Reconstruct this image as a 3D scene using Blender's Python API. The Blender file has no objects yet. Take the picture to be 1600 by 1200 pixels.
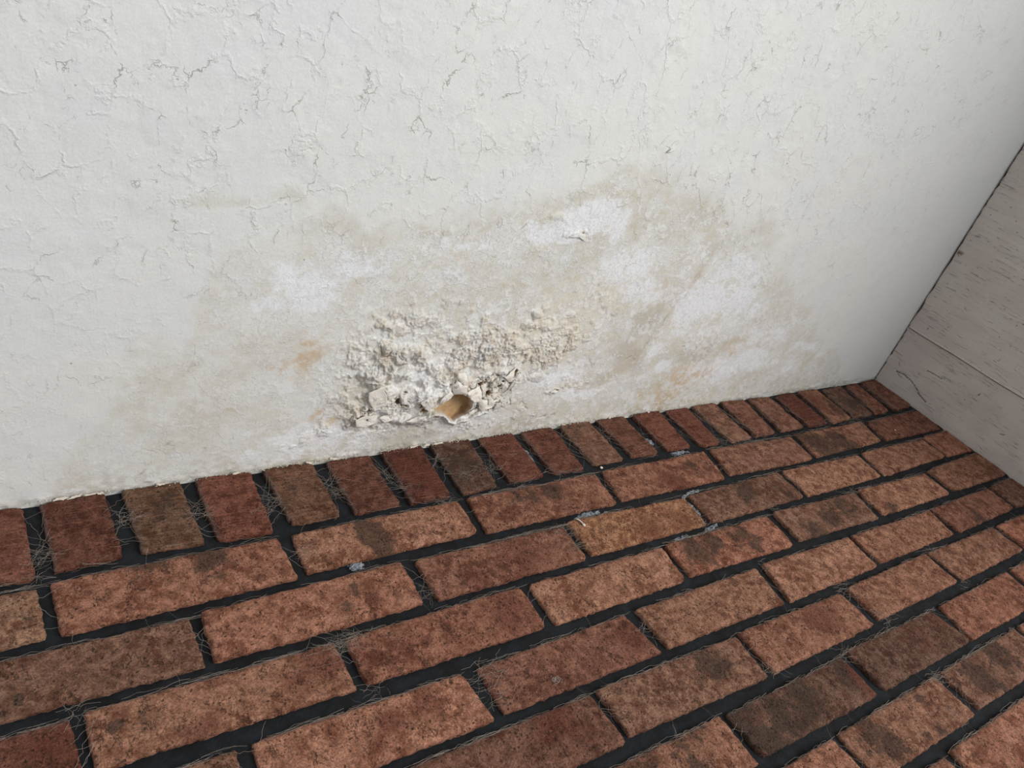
import bpy, bmesh, math, random
import numpy as np
from mathutils import Matrix, Vector

C = bpy.context.scene
COL = C.collection
random.seed(7)

# ------------------------------------------------------------------ camera
CAM_R = [[0.80774784, -0.51632948, 0.28451237],
         [-0.08374268, -0.57821047, -0.81157859],
         [0.58354999, 0.63172503, -0.51028708]]
cam_data = bpy.data.cameras.new('camera')
cam_data.sensor_width = 36.0
cam_data.lens = 36.0 * 1249.34 / 1600.0
cam_data.clip_start = 0.01
cam = bpy.data.objects.new('camera', cam_data)
COL.objects.link(cam)
r0, r1, r2 = CAM_R
cam.matrix_world = Matrix(((r0[0], -r1[0], -r2[0], -1.66227),
                           (r0[1], -r1[1], -r2[1], -0.70326),
                           (r0[2], -r1[2], -r2[2], 0.65714),
                           (0, 0, 0, 1)))
C.camera = cam

# ------------------------------------------------------------------ light
world = bpy.data.worlds.new('overcast_sky')
C.world = world
world.use_nodes = True
bg = world.node_tree.nodes['Background']
bg.inputs['Color'].default_value = (0.84, 0.92, 1.0, 1)
bg.inputs['Strength'].default_value = 0.53

def area(name, loc, target, sx, sy, power, color):
    l = bpy.data.lights.new(name, 'AREA')
    l.shape = 'RECTANGLE'; l.size = sx; l.size_y = sy
    l.energy = power; l.color = color
    o = bpy.data.objects.new(name, l); COL.objects.link(o)
    o.location = loc
    o.rotation_euler = (Vector(target) - Vector(loc)).to_track_quat('-Z', 'Y').to_euler()
    return o
area('daylight_opening', (0.86, -3.08, 2.6), (-0.85, 0.0, 0.30), 2.5, 2.2, 151.0, (1.0, 0.98, 0.95))

C.view_settings.view_transform = 'Standard'
C.view_settings.look = 'None'
C.view_settings.gamma = 1.0
C.view_settings.use_curve_mapping = False
C.view_settings.exposure = 0.0

# ------------------------------------------------------------------ measured data (metres)
BRICKS = [
[[[-1.7295,-0.003],[-1.6715,-0.003],[-1.6715,-0.0971],[-1.7295,-0.0971]],[[-1.6595,-0.003],[-1.6017,-0.0044],[-1.6014,-0.1016],[-1.6595,-0.0971]],[[-1.5849,-0.0053],[-1.5253,-0.0026],[-1.5249,-0.0961],[-1.584,-0.0977]],[[-1.507,-0.0015],[-1.4478,-0.0015],[-1.4464,-0.0992],[-1.5061,-0.0943]],[[-1.4309,-0.0015],[-1.3685,-0.0022],[-1.3726,-0.1014],[-1.4313,-0.0996]],[[-1.352,-0.0015],[-1.2921,-0.0024],[-1.2919,-0.096],[-1.3504,-0.0955]],[[-1.2721,-0.003],[-1.2135,-0.0041],[-1.2138,-0.098],[-1.2735,-0.0986]],[[-1.1948,-0.0015],[-1.136,-0.0015],[-1.1418,-0.0993],[-1.1977,-0.0998]],[[-1.1207,-0.0015],[-1.0584,-0.0015],[-1.0685,-0.0969],[-1.1227,-0.1015]],[[-1.0425,-0.0015],[-0.9822,-0.0015],[-0.9884,-0.0956],[-1.0457,-0.0957]],[[-0.9667,-0.0029],[-0.9074,-0.0016],[-0.916,-0.0981],[-0.9693,-0.0945]],[[-0.8912,-0.0015],[-0.8316,-0.0015],[-0.8339,-0.0941],[-0.8935,-0.093]],[[-0.8151,-0.0015],[-0.7588,-0.0015],[-0.7589,-0.0947],[-0.8126,-0.0926]],[[-0.736,-0.0015],[-0.6755,-0.0015],[-0.6845,-0.094],[-0.7359,-0.0932]],[[-0.6591,-0.0015],[-0.6018,-0.0015],[-0.6162,-0.0996],[-0.6601,-0.0974]],[[-0.59,-0.0015],[-0.5326,-0.0022],[-0.5361,-0.0999],[-0.5889,-0.1017]],[[-0.5141,-0.0015],[-0.4531,-0.0053],[-0.4702,-0.1001],[-0.5211,-0.0975]],[[-0.4366,-0.0039],[-0.3785,-0.0069],[-0.3822,-0.0981],[-0.4483,-0.0988]],[[-0.3617,-0.0096],[-0.3038,-0.0037],[-0.3098,-0.1017],[-0.3673,-0.0989]],[[-0.2839,-0.0046],[-0.2238,-0.0049],[-0.2277,-0.0984],[-0.2908,-0.1032]],[[-0.2101,-0.0114],[-0.1409,-0.0058],[-0.1538,-0.101],[-0.2183,-0.098]],[[-0.1213,-0.0087],[-0.0784,-0.0056],[-0.0888,-0.0993],[-0.1401,-0.1013]],[[-0.0592,-0.006],[-0.0015,-0.0022],[-0.0015,-0.0967],[-0.0665,-0.1009]]],
[[[-2.046,-0.1149],[-1.83,-0.1149],[-1.83,-0.1709],[-2.046,-0.1709]],[[-1.818,-0.1149],[-1.602,-0.1149],[-1.6018,-0.1741],[-1.818,-0.1709]],[[-1.5893,-0.1135],[-1.3732,-0.1129],[-1.3703,-0.1715],[-1.5895,-0.1747]],[[-1.3558,-0.1127],[-1.1393,-0.1121],[-1.1403,-0.1668],[-1.358,-0.1688]],[[-1.1219,-0.1104],[-0.9047,-0.1121],[-0.9111,-0.1722],[-1.1272,-0.1704]],[[-0.8893,-0.1099],[-0.6711,-0.1116],[-0.6801,-0.1728],[-0.8994,-0.1698]],[[-0.6528,-0.1088],[-0.4433,-0.1164],[-0.4513,-0.1753],[-0.6637,-0.1689]],[[-0.4268,-0.1122],[-0.216,-0.1149],[-0.2273,-0.1705],[-0.4372,-0.1731]],[[-0.1999,-0.1199],[-0.0015,-0.1144],[-0.0052,-0.1749],[-0.2112,-0.1718]]],
[[[-1.9291,-0.1887],[-1.7131,-0.1887],[-1.7131,-0.2451],[-1.9291,-0.2451]],[[-1.7011,-0.1887],[-1.485,-0.1916],[-1.4854,-0.2464],[-1.7011,-0.2451]],[[-1.473,-0.1883],[-1.2549,-0.1852],[-1.2559,-0.2453],[-1.4748,-0.2451]],[[-1.2368,-0.1885],[-1.0208,-0.1901],[-1.0239,-0.2459],[-1.2381,-0.2464]],[[-1.0101,-0.1857],[-0.7925,-0.1911],[-0.7979,-0.2452],[-1.0117,-0.2439]],[[-0.7803,-0.1884],[-0.5624,-0.1857],[-0.5659,-0.2444],[-0.7829,-0.2453]],[[-0.5486,-0.1856],[-0.3369,-0.191],[-0.3413,-0.2464],[-0.5512,-0.245]],[[-0.3177,-0.1878],[-0.108,-0.1903],[-0.1065,-0.242],[-0.3285,-0.2476]],[[-0.0948,-0.1868],[-0.0015,-0.1847],[-0.0015,-0.247],[-0.0974,-0.244]]],
[[[-2.0392,-0.2624],[-1.8232,-0.2624],[-1.8232,-0.3156],[-2.0392,-0.3156]],[[-1.8112,-0.2624],[-1.5958,-0.2622],[-1.5952,-0.3156],[-1.8112,-0.3156]],[[-1.5847,-0.2596],[-1.3661,-0.2624],[-1.3651,-0.3169],[-1.5843,-0.3132]],[[-1.3534,-0.2621],[-1.1361,-0.2595],[-1.137,-0.3178],[-1.3531,-0.3156]],[[-1.1224,-0.2597],[-0.9039,-0.2622],[-0.9103,-0.318],[-1.1224,-0.319]],[[-0.8946,-0.26],[-0.6779,-0.2609],[-0.6851,-0.3197],[-0.897,-0.3142]],[[-0.6585,-0.2576],[-0.4499,-0.2652],[-0.4623,-0.3207],[-0.6641,-0.3151]],[[-0.4344,-0.261],[-0.2249,-0.2679],[-0.2249,-0.3203],[-0.4405,-0.3189]],[[-0.2056,-0.2633],[-0.0015,-0.2549],[-0.0015,-0.3204],[-0.2066,-0.3179]]],
[[[-1.9286,-0.3366],[-1.7126,-0.3366],[-1.7126,-0.3929],[-1.9286,-0.3929]],[[-1.7006,-0.3366],[-1.4846,-0.336],[-1.4846,-0.3929],[-1.7006,-0.3929]],[[-1.4695,-0.3359],[-1.2598,-0.3389],[-1.2549,-0.3948],[-1.4696,-0.3929]],[[-1.2404,-0.3387],[-1.0347,-0.3368],[-1.0257,-0.3939],[-1.2403,-0.3931]],[[-1.0132,-0.3359],[-0.791,-0.336],[-0.7987,-0.3932],[-1.0101,-0.3929]],[[-0.7694,-0.3328],[-0.5707,-0.3372],[-0.572,-0.3943],[-0.783,-0.3949]],[[-0.5591,-0.3363],[-0.3296,-0.3384],[-0.3382,-0.3917],[-0.5592,-0.3916]],[[-0.3199,-0.3378],[-0.1083,-0.3365],[-0.1093,-0.3886],[-0.3183,-0.3927]],[[-0.0941,-0.3345],[-0.0015,-0.3312],[-0.0062,-0.3929],[-0.0944,-0.389]]],
[[[-1.5846,-0.4081],[-1.3686,-0.4081],[-1.3686,-0.4647],[-1.5846,-0.4647]],[[-1.3566,-0.4081],[-1.1428,-0.4086],[-1.139,-0.4662],[-1.3566,-0.4647]],[[-1.1311,-0.4073],[-0.9132,-0.4113],[-0.9176,-0.4684],[-1.1304,-0.4622]],[[-0.9025,-0.408],[-0.6901,-0.4109],[-0.6893,-0.4667],[-0.9015,-0.4679]],[[-0.6702,-0.4077],[-0.4563,-0.4057],[-0.4547,-0.4624],[-0.6711,-0.464]],[[-0.4425,-0.4056],[-0.2334,-0.4082],[-0.2255,-0.461],[-0.4373,-0.4639]],[[-0.2128,-0.4075],[-0.002,-0.4081],[-0.002,-0.4647],[-0.2122,-0.4647]]],
[[[-1.4608,-0.4836],[-1.2448,-0.4836],[-1.2448,-0.5405],[-1.4608,-0.5405]],[[-1.2328,-0.4836],[-1.0182,-0.4844],[-1.0161,-0.5418],[-1.2328,-0.5405]],[[-1.0075,-0.4862],[-0.791,-0.4857],[-0.7908,-0.5411],[-1.0027,-0.5383]],[[-0.7752,-0.4813],[-0.5691,-0.484],[-0.5585,-0.5401],[-0.7728,-0.5405]],[[-0.5425,-0.4832],[-0.3312,-0.4815],[-0.3327,-0.5405],[-0.5491,-0.54]],[[-0.3113,-0.4806],[-0.0982,-0.4836],[-0.0982,-0.5405],[-0.3142,-0.5405]],[[-0.0862,-0.4836],[-0.002,-0.4836],[-0.002,-0.5405],[-0.0862,-0.5405]]],
[[[-1.348,-0.5554],[-1.132,-0.5554],[-1.132,-0.6124],[-1.348,-0.6124]],[[-1.12,-0.5554],[-0.9058,-0.557],[-0.904,-0.6124],[-1.12,-0.6124]],[[-0.8929,-0.5556],[-0.6802,-0.5555],[-0.6774,-0.613],[-0.8904,-0.6124]],[[-0.6628,-0.5548],[-0.4518,-0.555],[-0.4508,-0.6124],[-0.6614,-0.6098]],[[-0.4388,-0.5554],[-0.2228,-0.5554],[-0.2228,-0.6124],[-0.4388,-0.6124]],[[-0.2108,-0.5554],[-0.002,-0.5554],[-0.002,-0.6124],[-0.2108,-0.6124]]],
[[[-1.227,-0.6281],[-1.011,-0.6281],[-1.011,-0.6851],[-1.227,-0.6851]],[[-0.999,-0.6281],[-0.7831,-0.6285],[-0.783,-0.6851],[-0.999,-0.6851]],[[-0.7669,-0.6277],[-0.551,-0.6281],[-0.551,-0.6851],[-0.767,-0.6851]],[[-0.539,-0.6281],[-0.323,-0.6281],[-0.323,-0.6851],[-0.539,-0.6851]],[[-0.311,-0.6281],[-0.095,-0.6281],[-0.095,-0.6851],[-0.311,-0.6851]],[[-0.083,-0.6281],[-0.002,-0.6281],[-0.002,-0.6851],[-0.083,-0.6851]]]]
DAMP = [[-1.5859,-0.0159],[-1.5454,0.0968],[-1.5062,0.1478],[-1.45,0.2126],[-1.4366,0.2701],[-1.3852,0.3091],[-1.3204,0.3203],[-1.2442,0.3078],[-1.1858,0.3305],[-1.1045,0.3498],[-1.0212,0.3829],[-0.9291,0.4127],[-0.8248,0.3957],[-0.7215,0.3585],[-0.5859,0.2932],[-0.4154,0.2071],[-0.2478,0.102],[-0.0672,-0.0255]]
BEIGE = [[-1.4308,0.3341,0.0421,0.0091,0.55],[-1.3769,0.3413,0.0289,0.0066,0.5],[-1.32,0.3182,0.0651,0.0144,0.6],[-1.228,0.3059,0.0833,0.0172,0.5],[-1.4818,0.1375,0.0577,0.0588,0.5],[-1.4202,0.0879,0.0884,0.0367,0.55],[-1.3656,0.1599,0.0675,0.0349,0.5],[-1.117,0.3332,0.1152,0.0146,0.45],[-1.0108,0.3586,0.1067,0.0167,0.5],[-0.8996,0.3552,0.1088,0.0364,0.65],[-0.798,0.3503,0.0796,0.0388,0.6],[-0.6699,0.3244,0.0919,0.0319,0.6],[-0.8927,0.4087,0.0819,0.0185,0.5],[-0.981,0.2889,0.1026,0.0281,0.55],[-0.997,0.2226,0.1291,0.0511,0.6],[-0.7832,0.2059,0.1017,0.0707,0.7],[-0.8319,0.1179,0.1158,0.0499,0.6],[-0.5856,0.175,0.2028,0.095,0.5],[-0.4912,0.234,0.1328,0.079,0.35],[-1.1562,0.2269,0.1483,0.0462,0.35],[-1.0779,0.1574,0.1333,0.0637,0.5],[-1.2595,0.076,0.0536,0.052,0.5],[-1.1599,0.0313,0.1291,0.0228,0.5],[-0.9217,0.0325,0.1695,0.0456,0.6],[-0.7353,0.0348,0.15,0.0572,0.6],[-0.4446,0.0449,0.195,0.0477,0.5],[-1.3031,0.0427,0.0787,0.0312,0.45]]
CREAM = [[-0.9478,0.2112,0.0725,0.0423,0.95],[-0.9491,0.1594,0.0742,0.0391,0.9],[-0.9881,0.1722,0.0705,0.0546,0.6],[-0.8928,0.2198,0.0569,0.0321,0.6],[-1.0712,0.1367,0.0767,0.0542,0.55],[-1.0787,0.0959,0.0661,0.0335,0.6],[-0.7138,0.1571,0.0783,0.0377,0.5],[-1.1375,0.1613,0.1127,0.0611,0.35],[-1.2059,0.0691,0.0575,0.032,0.5]]
ORANGE = [[-0.6507,0.0517,0.0443,0.0286,0.95],[-0.6201,0.0619,0.0418,0.02,0.8],[-0.6664,0.0241,0.0511,0.0204,0.7],[-0.7211,0.0357,0.0482,0.0225,0.45],[-0.5611,0.1125,0.073,0.0252,0.4],[-1.3163,0.1715,0.0138,0.0122,0.65],[-1.3286,0.1552,0.0137,0.0106,0.7],[-1.3549,0.1332,0.0164,0.0089,0.6],[-1.3382,0.1447,0.0167,0.0089,0.4],[-1.2906,0.0655,0.0202,0.0101,0.5],[-1.3014,0.0324,0.0342,0.0103,0.35],[-0.9282,0.1088,0.038,0.0237,0.35],[-1.4071,0.0951,0.0286,0.0145,0.3],[-1.1265,0.1558,0.0399,0.0202,0.3],[-1.2737,0.23,0.011,0.0083,0.35]]
GREY = [[-0.7987,0.1843,0.0364,0.0472,0.5],[-0.8072,0.1219,0.0428,0.0375,0.5],[-0.838,0.089,0.0712,0.0252,0.45],[-0.6528,0.1038,0.1026,0.0326,0.4],[-0.5984,0.119,0.0887,0.0246,0.3],[-1.157,0.02,0.0845,0.0184,0.5],[-1.1085,0.0237,0.0662,0.0165,0.4],[-0.9651,0.0204,0.0643,0.023,0.5]]
WHITE = [[-1.3366,0.2511,0.0362,0.0267,0.7],[-1.2826,0.2741,0.0384,0.0189,0.55],[-1.3684,0.2325,0.0208,0.0156,0.5],[-0.9677,0.3327,0.0552,0.0213,0.85],[-1.0252,0.3194,0.0519,0.0139,0.7],[-1.0598,0.3312,0.0394,0.0101,0.5],[-1.1597,0.2993,0.0725,0.0131,0.5],[-0.8795,0.2802,0.0625,0.0301,0.6],[-0.8376,0.2342,0.0531,0.0325,0.55],[-0.6414,0.2592,0.0638,0.0278,0.75],[-0.6735,0.214,0.0795,0.0411,0.8],[-0.5898,0.2058,0.0685,0.0379,0.6],[-0.6675,0.1545,0.0819,0.0255,0.5],[-0.6066,0.1574,0.0617,0.0315,0.5],[-0.5089,0.0857,0.0974,0.0264,0.75],[-0.581,0.0649,0.092,0.0232,0.75],[-0.4784,0.1442,0.0776,0.0224,0.5],[-0.3303,0.1003,0.0893,0.0217,0.5],[-0.3643,0.0666,0.0653,0.0221,0.4],[-0.9244,0.0994,0.0515,0.0143,0.8],[-0.8849,0.064,0.083,0.01,0.6],[-0.7563,0.13,0.0207,0.01,0.7],[-0.7285,0.0913,0.0185,0.0106,0.7],[-1.3213,0.0307,0.0334,0.0144,0.7],[-1.2863,0.0401,0.0437,0.0167,0.6],[-1.363,0.023,0.0318,0.0102,0.5],[-1.2221,0.0196,0.0284,0.0155,0.6],[-1.0575,0.0275,0.058,0.012,0.6],[-1.1595,0.1042,0.0702,0.0273,0.5],[-1.1416,0.1422,0.0395,0.0161,0.5],[-0.3796,-0.0065,0.0304,0.01,0.8],[-1.4446,0.1419,0.0331,0.0252,0.3],[-1.4206,0.1642,0.027,0.0199,0.3]]
GRAIN = [[-1.0763,0.1523,0.0757,0.0336,1.0],[-1.0282,0.1333,0.0569,0.0284,0.9],[-0.9735,0.1344,0.0731,0.027,0.8],[-0.9491,0.1594,0.0614,0.0334,0.6],[-1.0072,0.1934,0.0449,0.0206,0.6],[-1.109,0.1931,0.0503,0.0234,0.5],[-1.1717,0.2184,0.0554,0.0163,0.45],[-1.2022,0.2018,0.0538,0.0181,0.7],[-1.2424,0.1949,0.0338,0.0179,0.6],[-1.2415,0.1127,0.0445,0.04,0.7],[-1.2063,0.1473,0.0552,0.0292,0.9],[-1.1388,0.1322,0.0605,0.031,0.8],[-1.24,0.0635,0.0365,0.0252,0.8],[-1.318,0.0351,0.0508,0.0164,0.45],[-1.2796,0.0491,0.0349,0.0166,0.5],[-1.0556,0.0215,0.0463,0.012,0.6],[-0.9918,0.0299,0.0622,0.0249,0.4],[-0.9196,0.2,0.0751,0.0435,0.4],[-0.6682,0.1301,0.1,0.0183,0.35],[-0.8902,0.0764,0.0821,0.0224,0.4],[-1.0133,0.3154,0.0638,0.0106,0.3],[-1.2214,0.2114,0.0256,0.007,0.6]]
BLOB = [[-1.1248,0.082,0.0796,0.0377,15],[-1.197,0.1081,0.057,0.0414,6],[-1.227,0.1627,0.0441,0.038,3],[-1.0518,0.1091,0.0561,0.0403,6],[-1.2305,0.1211,0.0123,0.0117,7],[-1.2454,0.1273,0.0069,0.0077,5],[-1.1974,0.1247,0.011,0.009,6],[-1.2227,0.1624,0.0061,0.0056,6],[-1.1917,0.1594,0.0082,0.0077,6],[-1.1766,0.1526,0.0083,0.0078,6],[-1.2018,0.147,0.009,0.0068,5],[-1.192,0.1319,0.0092,0.0059,5],[-1.2242,0.1949,0.0093,0.0063,4],[-1.2117,0.188,0.0078,0.0073,4],[-1.2544,0.1937,0.0107,0.007,1.5],[-1.1672,0.1443,0.0094,0.0089,5],[-1.1462,0.1249,0.0117,0.0092,7],[-1.1275,0.1263,0.0119,0.0083,5],[-1.094,0.1058,0.0094,0.0097,6],[-1.1091,0.1032,0.0082,0.0086,6],[-1.0855,0.1112,0.0105,0.0086,5],[-1.0773,0.1239,0.0148,0.0085,5],[-1.0711,0.1519,0.0126,0.0072,5],[-1.0783,0.1524,0.0083,0.0062,4],[-1.0303,0.1542,0.0154,0.0085,4],[-1.0121,0.2005,0.0076,0.006,5],[-1.0165,0.1838,0.0109,0.0062,3],[-0.9863,0.1843,0.0137,0.0083,3],[-1.0336,0.118,0.0178,0.011,4],[-1.2128,0.0921,0.0164,0.0144,6],[-1.2351,0.0608,0.02,0.0125,7],[-1.2151,0.0703,0.0185,0.0083,6],[-1.1589,0.0838,0.0157,0.0106,5],[-1.1801,0.0944,0.0133,0.0104,5],[-1.1554,0.1138,0.0155,0.0103,4],[-1.1325,0.1096,0.014,0.0084,4],[-1.164,0.048,0.0199,0.0078,5],[-1.1366,0.0538,0.0143,0.0078,6],[-1.0223,0.1009,0.0114,0.0158,5],[-1.0386,0.0885,0.0135,0.0091,4],[-1.0441,0.0727,0.0135,0.0103,4],[-1.0544,0.0585,0.0089,0.0104,5],[-1.08,0.0833,0.0107,0.0134,5],[-0.9888,0.3196,0.0106,0.0035,2.5],[-1.0338,0.3406,0.0139,0.0042,1.5],[-0.8912,0.4378,0.0067,0.0033,1.5],[-0.9709,0.0982,0.0144,0.007,3],[-0.9329,0.067,0.0101,0.0037,2]]
PILLOW = [[-1.204,0.1377,0.0652,0.05,1.0],[-1.0974,0.1236,0.0975,0.0598,0.9],[-1.1707,0.075,0.0809,0.0392,0.8],[-0.9913,0.1516,0.0588,0.0397,0.5],[-1.2332,0.0727,0.031,0.0251,0.8]]
HOLE = [[-1.1355,0.0643],[-1.1254,0.0736],[-1.116,0.0789],[-1.111,0.0857],[-1.0979,0.0853],[-1.0836,0.0783],[-1.0748,0.0665],[-1.0706,0.0561],[-1.0761,0.0469],[-1.0849,0.0414],[-1.095,0.0373],[-1.1076,0.0456],[-1.1192,0.0547]]
HOLES = [[-1.1896,0.0844,0.003,0.0063,7],[-1.1812,0.0762,0.0048,0.0019,5],[-1.1564,0.0742,0.0034,0.0064,8],[-1.1483,0.0649,0.006,0.0038,8],[-1.0723,0.0984,0.0037,0.0033,7],[-1.0533,0.0814,0.0044,0.0062,9],[-1.0216,0.1084,0.0029,0.0067,8],[-1.0218,0.0966,0.0024,0.0034,8],[-1.0364,0.0915,0.0017,0.0056,6],[-1.0362,0.0652,0.0017,0.0058,6],[-1.0646,0.0772,0.0017,0.0079,6],[-1.0622,0.0562,0.0016,0.0058,6],[-1.1051,0.0997,0.0018,0.0024,5],[-1.1162,0.0935,0.0016,0.0053,5],[-1.0456,0.1096,0.0032,0.0015,5],[-1.1851,0.0959,0.0029,0.0012,4],[-1.0391,0.051,0.0068,0.0015,4],[-1.2303,0.0713,0.0054,0.0016,4],[-1.233,0.0636,0.0036,0.0015,4],[-0.9288,0.0689,0.0063,0.0016,3],[-0.9835,0.3197,0.0063,0.0014,2]]
PLATES = [[-1.0551,0.087,0.038,0.0319,1.0],[-1.0256,0.0948,0.0251,0.0275,0.9],[-1.0823,0.091,0.0214,0.0245,0.8],[-1.1055,0.1007,0.025,0.0173,0.7],[-1.1823,0.0845,0.0249,0.0169,0.7],[-1.2359,0.065,0.0235,0.0167,0.8],[-1.0293,0.0577,0.0349,0.0166,0.8]]
RIDGE = [[-1.1508,0.0525],[-1.1361,0.0591],[-1.1223,0.0519],[-1.1069,0.0433],[-1.089,0.0309],[-1.0785,0.0339],[-1.0652,0.0421],[-1.0425,0.0481]]
RIDGE2 = [[-1.237,0.0489],[-1.2109,0.0514],[-1.1918,0.0549],[-1.1715,0.0479],[-1.1491,0.0459],[-1.1355,0.0569]]
CRACKS = [[[-1.1822,0.0218],[-1.1664,0.0269],[-1.1504,0.0321],[-1.1345,0.0384]],[[-0.9891,0.0482],[-0.9869,0.0548],[-0.9751,0.0476]],[[-0.7382,0.2246],[-0.7559,0.1938],[-0.7632,0.169]],[[-0.7743,0.143],[-0.7909,0.1028]],[[-0.8589,0.12],[-0.8706,0.1037],[-0.8851,0.1221]],[[-0.8271,0.094],[-0.8002,0.1213]],[[-0.1868,0.0594],[-0.1596,0.0334],[-0.1284,0.011]],[[-1.0058,0.3173],[-0.9903,0.3231],[-0.9789,0.319],[-0.9738,0.3074]],[[-0.8958,0.4357],[-0.8825,0.4411]],[[-1.5094,0.0662],[-1.5059,0.0717]],[[-1.5178,0.0633],[-1.5245,0.067]],[[-1.4657,0.0528],[-1.4648,0.059]],[[-1.4885,0.0141],[-1.4849,0.0217]],[[-1.4261,0.0453],[-1.4242,0.0394]],[[-0.9803,0.0459],[-0.9695,0.0387]],[[-0.9553,0.013],[-0.9296,0.0215],[-0.9045,0.0206]]]
STREAK = [[-0.7243,0.3074],[-0.7311,0.2488],[-0.7519,0.1993],[-0.7732,0.1488],[-0.8021,0.0977],[-0.8362,0.0709]]
FLAKES = [[[-1.065,0.0686],[-1.0584,0.0711],[-1.05,0.0679],[-1.0462,0.0531],[-1.0555,0.0487],[-1.0614,0.0572]],[[-1.047,0.0587],[-1.0395,0.0589],[-1.0325,0.0558],[-1.0361,0.0518],[-1.0459,0.0519]],[[-1.0511,0.0713],[-1.0403,0.0712],[-1.0354,0.0595],[-1.0463,0.0597]],[[-1.0695,0.096],[-1.0616,0.0973],[-1.0559,0.0763],[-1.061,0.0725]],[[-1.0739,0.0499],[-1.0622,0.0562],[-1.0607,0.0516],[-1.071,0.044]],[[-1.0919,0.0888],[-1.0837,0.0922],[-1.0724,0.0952],[-1.0663,0.0861],[-1.0617,0.0682],[-1.0733,0.0685],[-1.0829,0.0761]],[[-1.1181,0.0999],[-1.1127,0.1087],[-1.0941,0.0996],[-1.0923,0.0868],[-1.1113,0.0867]],[[-1.1154,0.1211],[-1.1022,0.12],[-1.0947,0.1048],[-1.1051,0.1028],[-1.1143,0.1139]],[[-1.0357,0.1054],[-1.0203,0.12],[-1.0188,0.0973],[-1.0248,0.0958]],[[-1.0493,0.0885],[-1.0363,0.0883],[-1.0355,0.0794],[-1.0459,0.0817]],[[-1.0371,0.097],[-1.0267,0.0981],[-1.0225,0.0857],[-1.0318,0.0845]],[[-1.2351,0.1024],[-1.2185,0.1093],[-1.2099,0.0947],[-1.2046,0.0791],[-1.223,0.0744],[-1.2332,0.0895]],[[-1.16,0.0809],[-1.1462,0.0896],[-1.1389,0.0732],[-1.1436,0.0653],[-1.1501,0.0683]],[[-1.1913,0.0956],[-1.1808,0.0934],[-1.1782,0.0789],[-1.1855,0.0788]],[[-1.1743,0.0515],[-1.1566,0.0565],[-1.1378,0.0582],[-1.1498,0.0449]],[[-1.2449,0.0622],[-1.2319,0.0665],[-1.2156,0.0643],[-1.2146,0.0519],[-1.228,0.0476],[-1.2424,0.0497]],[[-1.1918,0.0549],[-1.2045,0.0628],[-1.2128,0.0599],[-1.2016,0.0501]],[[-1.0429,0.0627],[-1.0328,0.0714],[-1.0268,0.0663],[-1.0358,0.0607]],[[-1.1298,0.0721],[-1.1197,0.0814],[-1.1127,0.0879],[-1.1183,0.0938],[-1.1288,0.0824]],[[-1.0051,0.3156],[-0.9899,0.3222],[-0.9782,0.3199],[-0.9757,0.3091],[-0.9865,0.3143]],[[-0.8954,0.4349],[-0.8892,0.4404],[-0.8798,0.4405],[-0.8887,0.4354]],[[-0.9379,0.0675],[-0.9293,0.0701],[-0.9207,0.0668],[-0.9264,0.0628]]]
BMARKS = [[[-0.0329,0.0417],[-0.0491,0.0447],[-0.0707,0.0416],[-0.0858,0.0358],[-0.0993,0.0273],[-0.1181,0.0228]],[[-0.0259,0.0601],[-0.0315,0.054]],[[-0.0846,0.0791],[-0.1018,0.0814],[-0.1184,0.0819]],[[-0.1521,0.1717],[-0.1637,0.1689],[-0.1733,0.1693],[-0.1837,0.1703]],[[-0.1837,0.1703],[-0.1942,0.1834]],[[-0.1711,0.2527],[-0.1791,0.2505],[-0.1872,0.2542]],[[-0.0383,0.2571],[-0.0514,0.2573],[-0.0739,0.2559]],[[-0.0073,0.3134],[-0.0176,0.3132]],[[0.0153,0.2798],[0.005,0.2825]],[[-0.0392,0.1538],[-0.0435,0.1518]],[[-0.0918,0.2505],[-0.0941,0.249]],[[-0.1783,0.0705],[-0.1788,0.0741]],[[-0.2676,0.0558],[-0.2762,0.0594]],[[-0.1919,0.0917],[-0.1959,0.1008]],[[-0.0104,0.2589],[-0.0198,0.2583]],[[-0.1414,0.1901],[-0.1553,0.1903]]]
SMEARS = [[[-0.9941,-0.1789],[-0.9701,-0.1739],[-0.9427,-0.1759],[-0.9505,-0.1828],[-0.9729,-0.182],[-0.9952,-0.1848]],[[-0.9449,-0.183],[-0.9346,-0.1806],[-0.9343,-0.1845],[-0.9436,-0.1859]],[[-0.7915,-0.1857],[-0.7657,-0.1792],[-0.7451,-0.1798],[-0.752,-0.1854],[-0.7759,-0.1867],[-0.7903,-0.1902]],[[-0.7913,-0.1955],[-0.7868,-0.2036],[-0.7875,-0.2294],[-0.7929,-0.228],[-0.7954,-0.2124]],[[-0.8691,-0.2526],[-0.8423,-0.2512],[-0.84,-0.2556],[-0.8658,-0.2584]],[[-0.731,-0.0974],[-0.7037,-0.0966],[-0.6912,-0.1025],[-0.7311,-0.1053]],[[-0.7539,-0.0554],[-0.7441,-0.0606],[-0.7479,-0.0746],[-0.7564,-0.0696]],[[-0.9824,-0.027],[-0.9796,-0.0438],[-0.9805,-0.0624],[-0.984,-0.0573],[-0.9852,-0.0382]],[[-0.7946,-0.2501],[-0.7743,-0.2463],[-0.7775,-0.2521],[-0.7967,-0.2547]],[[-0.8031,-0.2504],[-0.7925,-0.2493],[-0.7956,-0.2537],[-0.8061,-0.2547]]]
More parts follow.
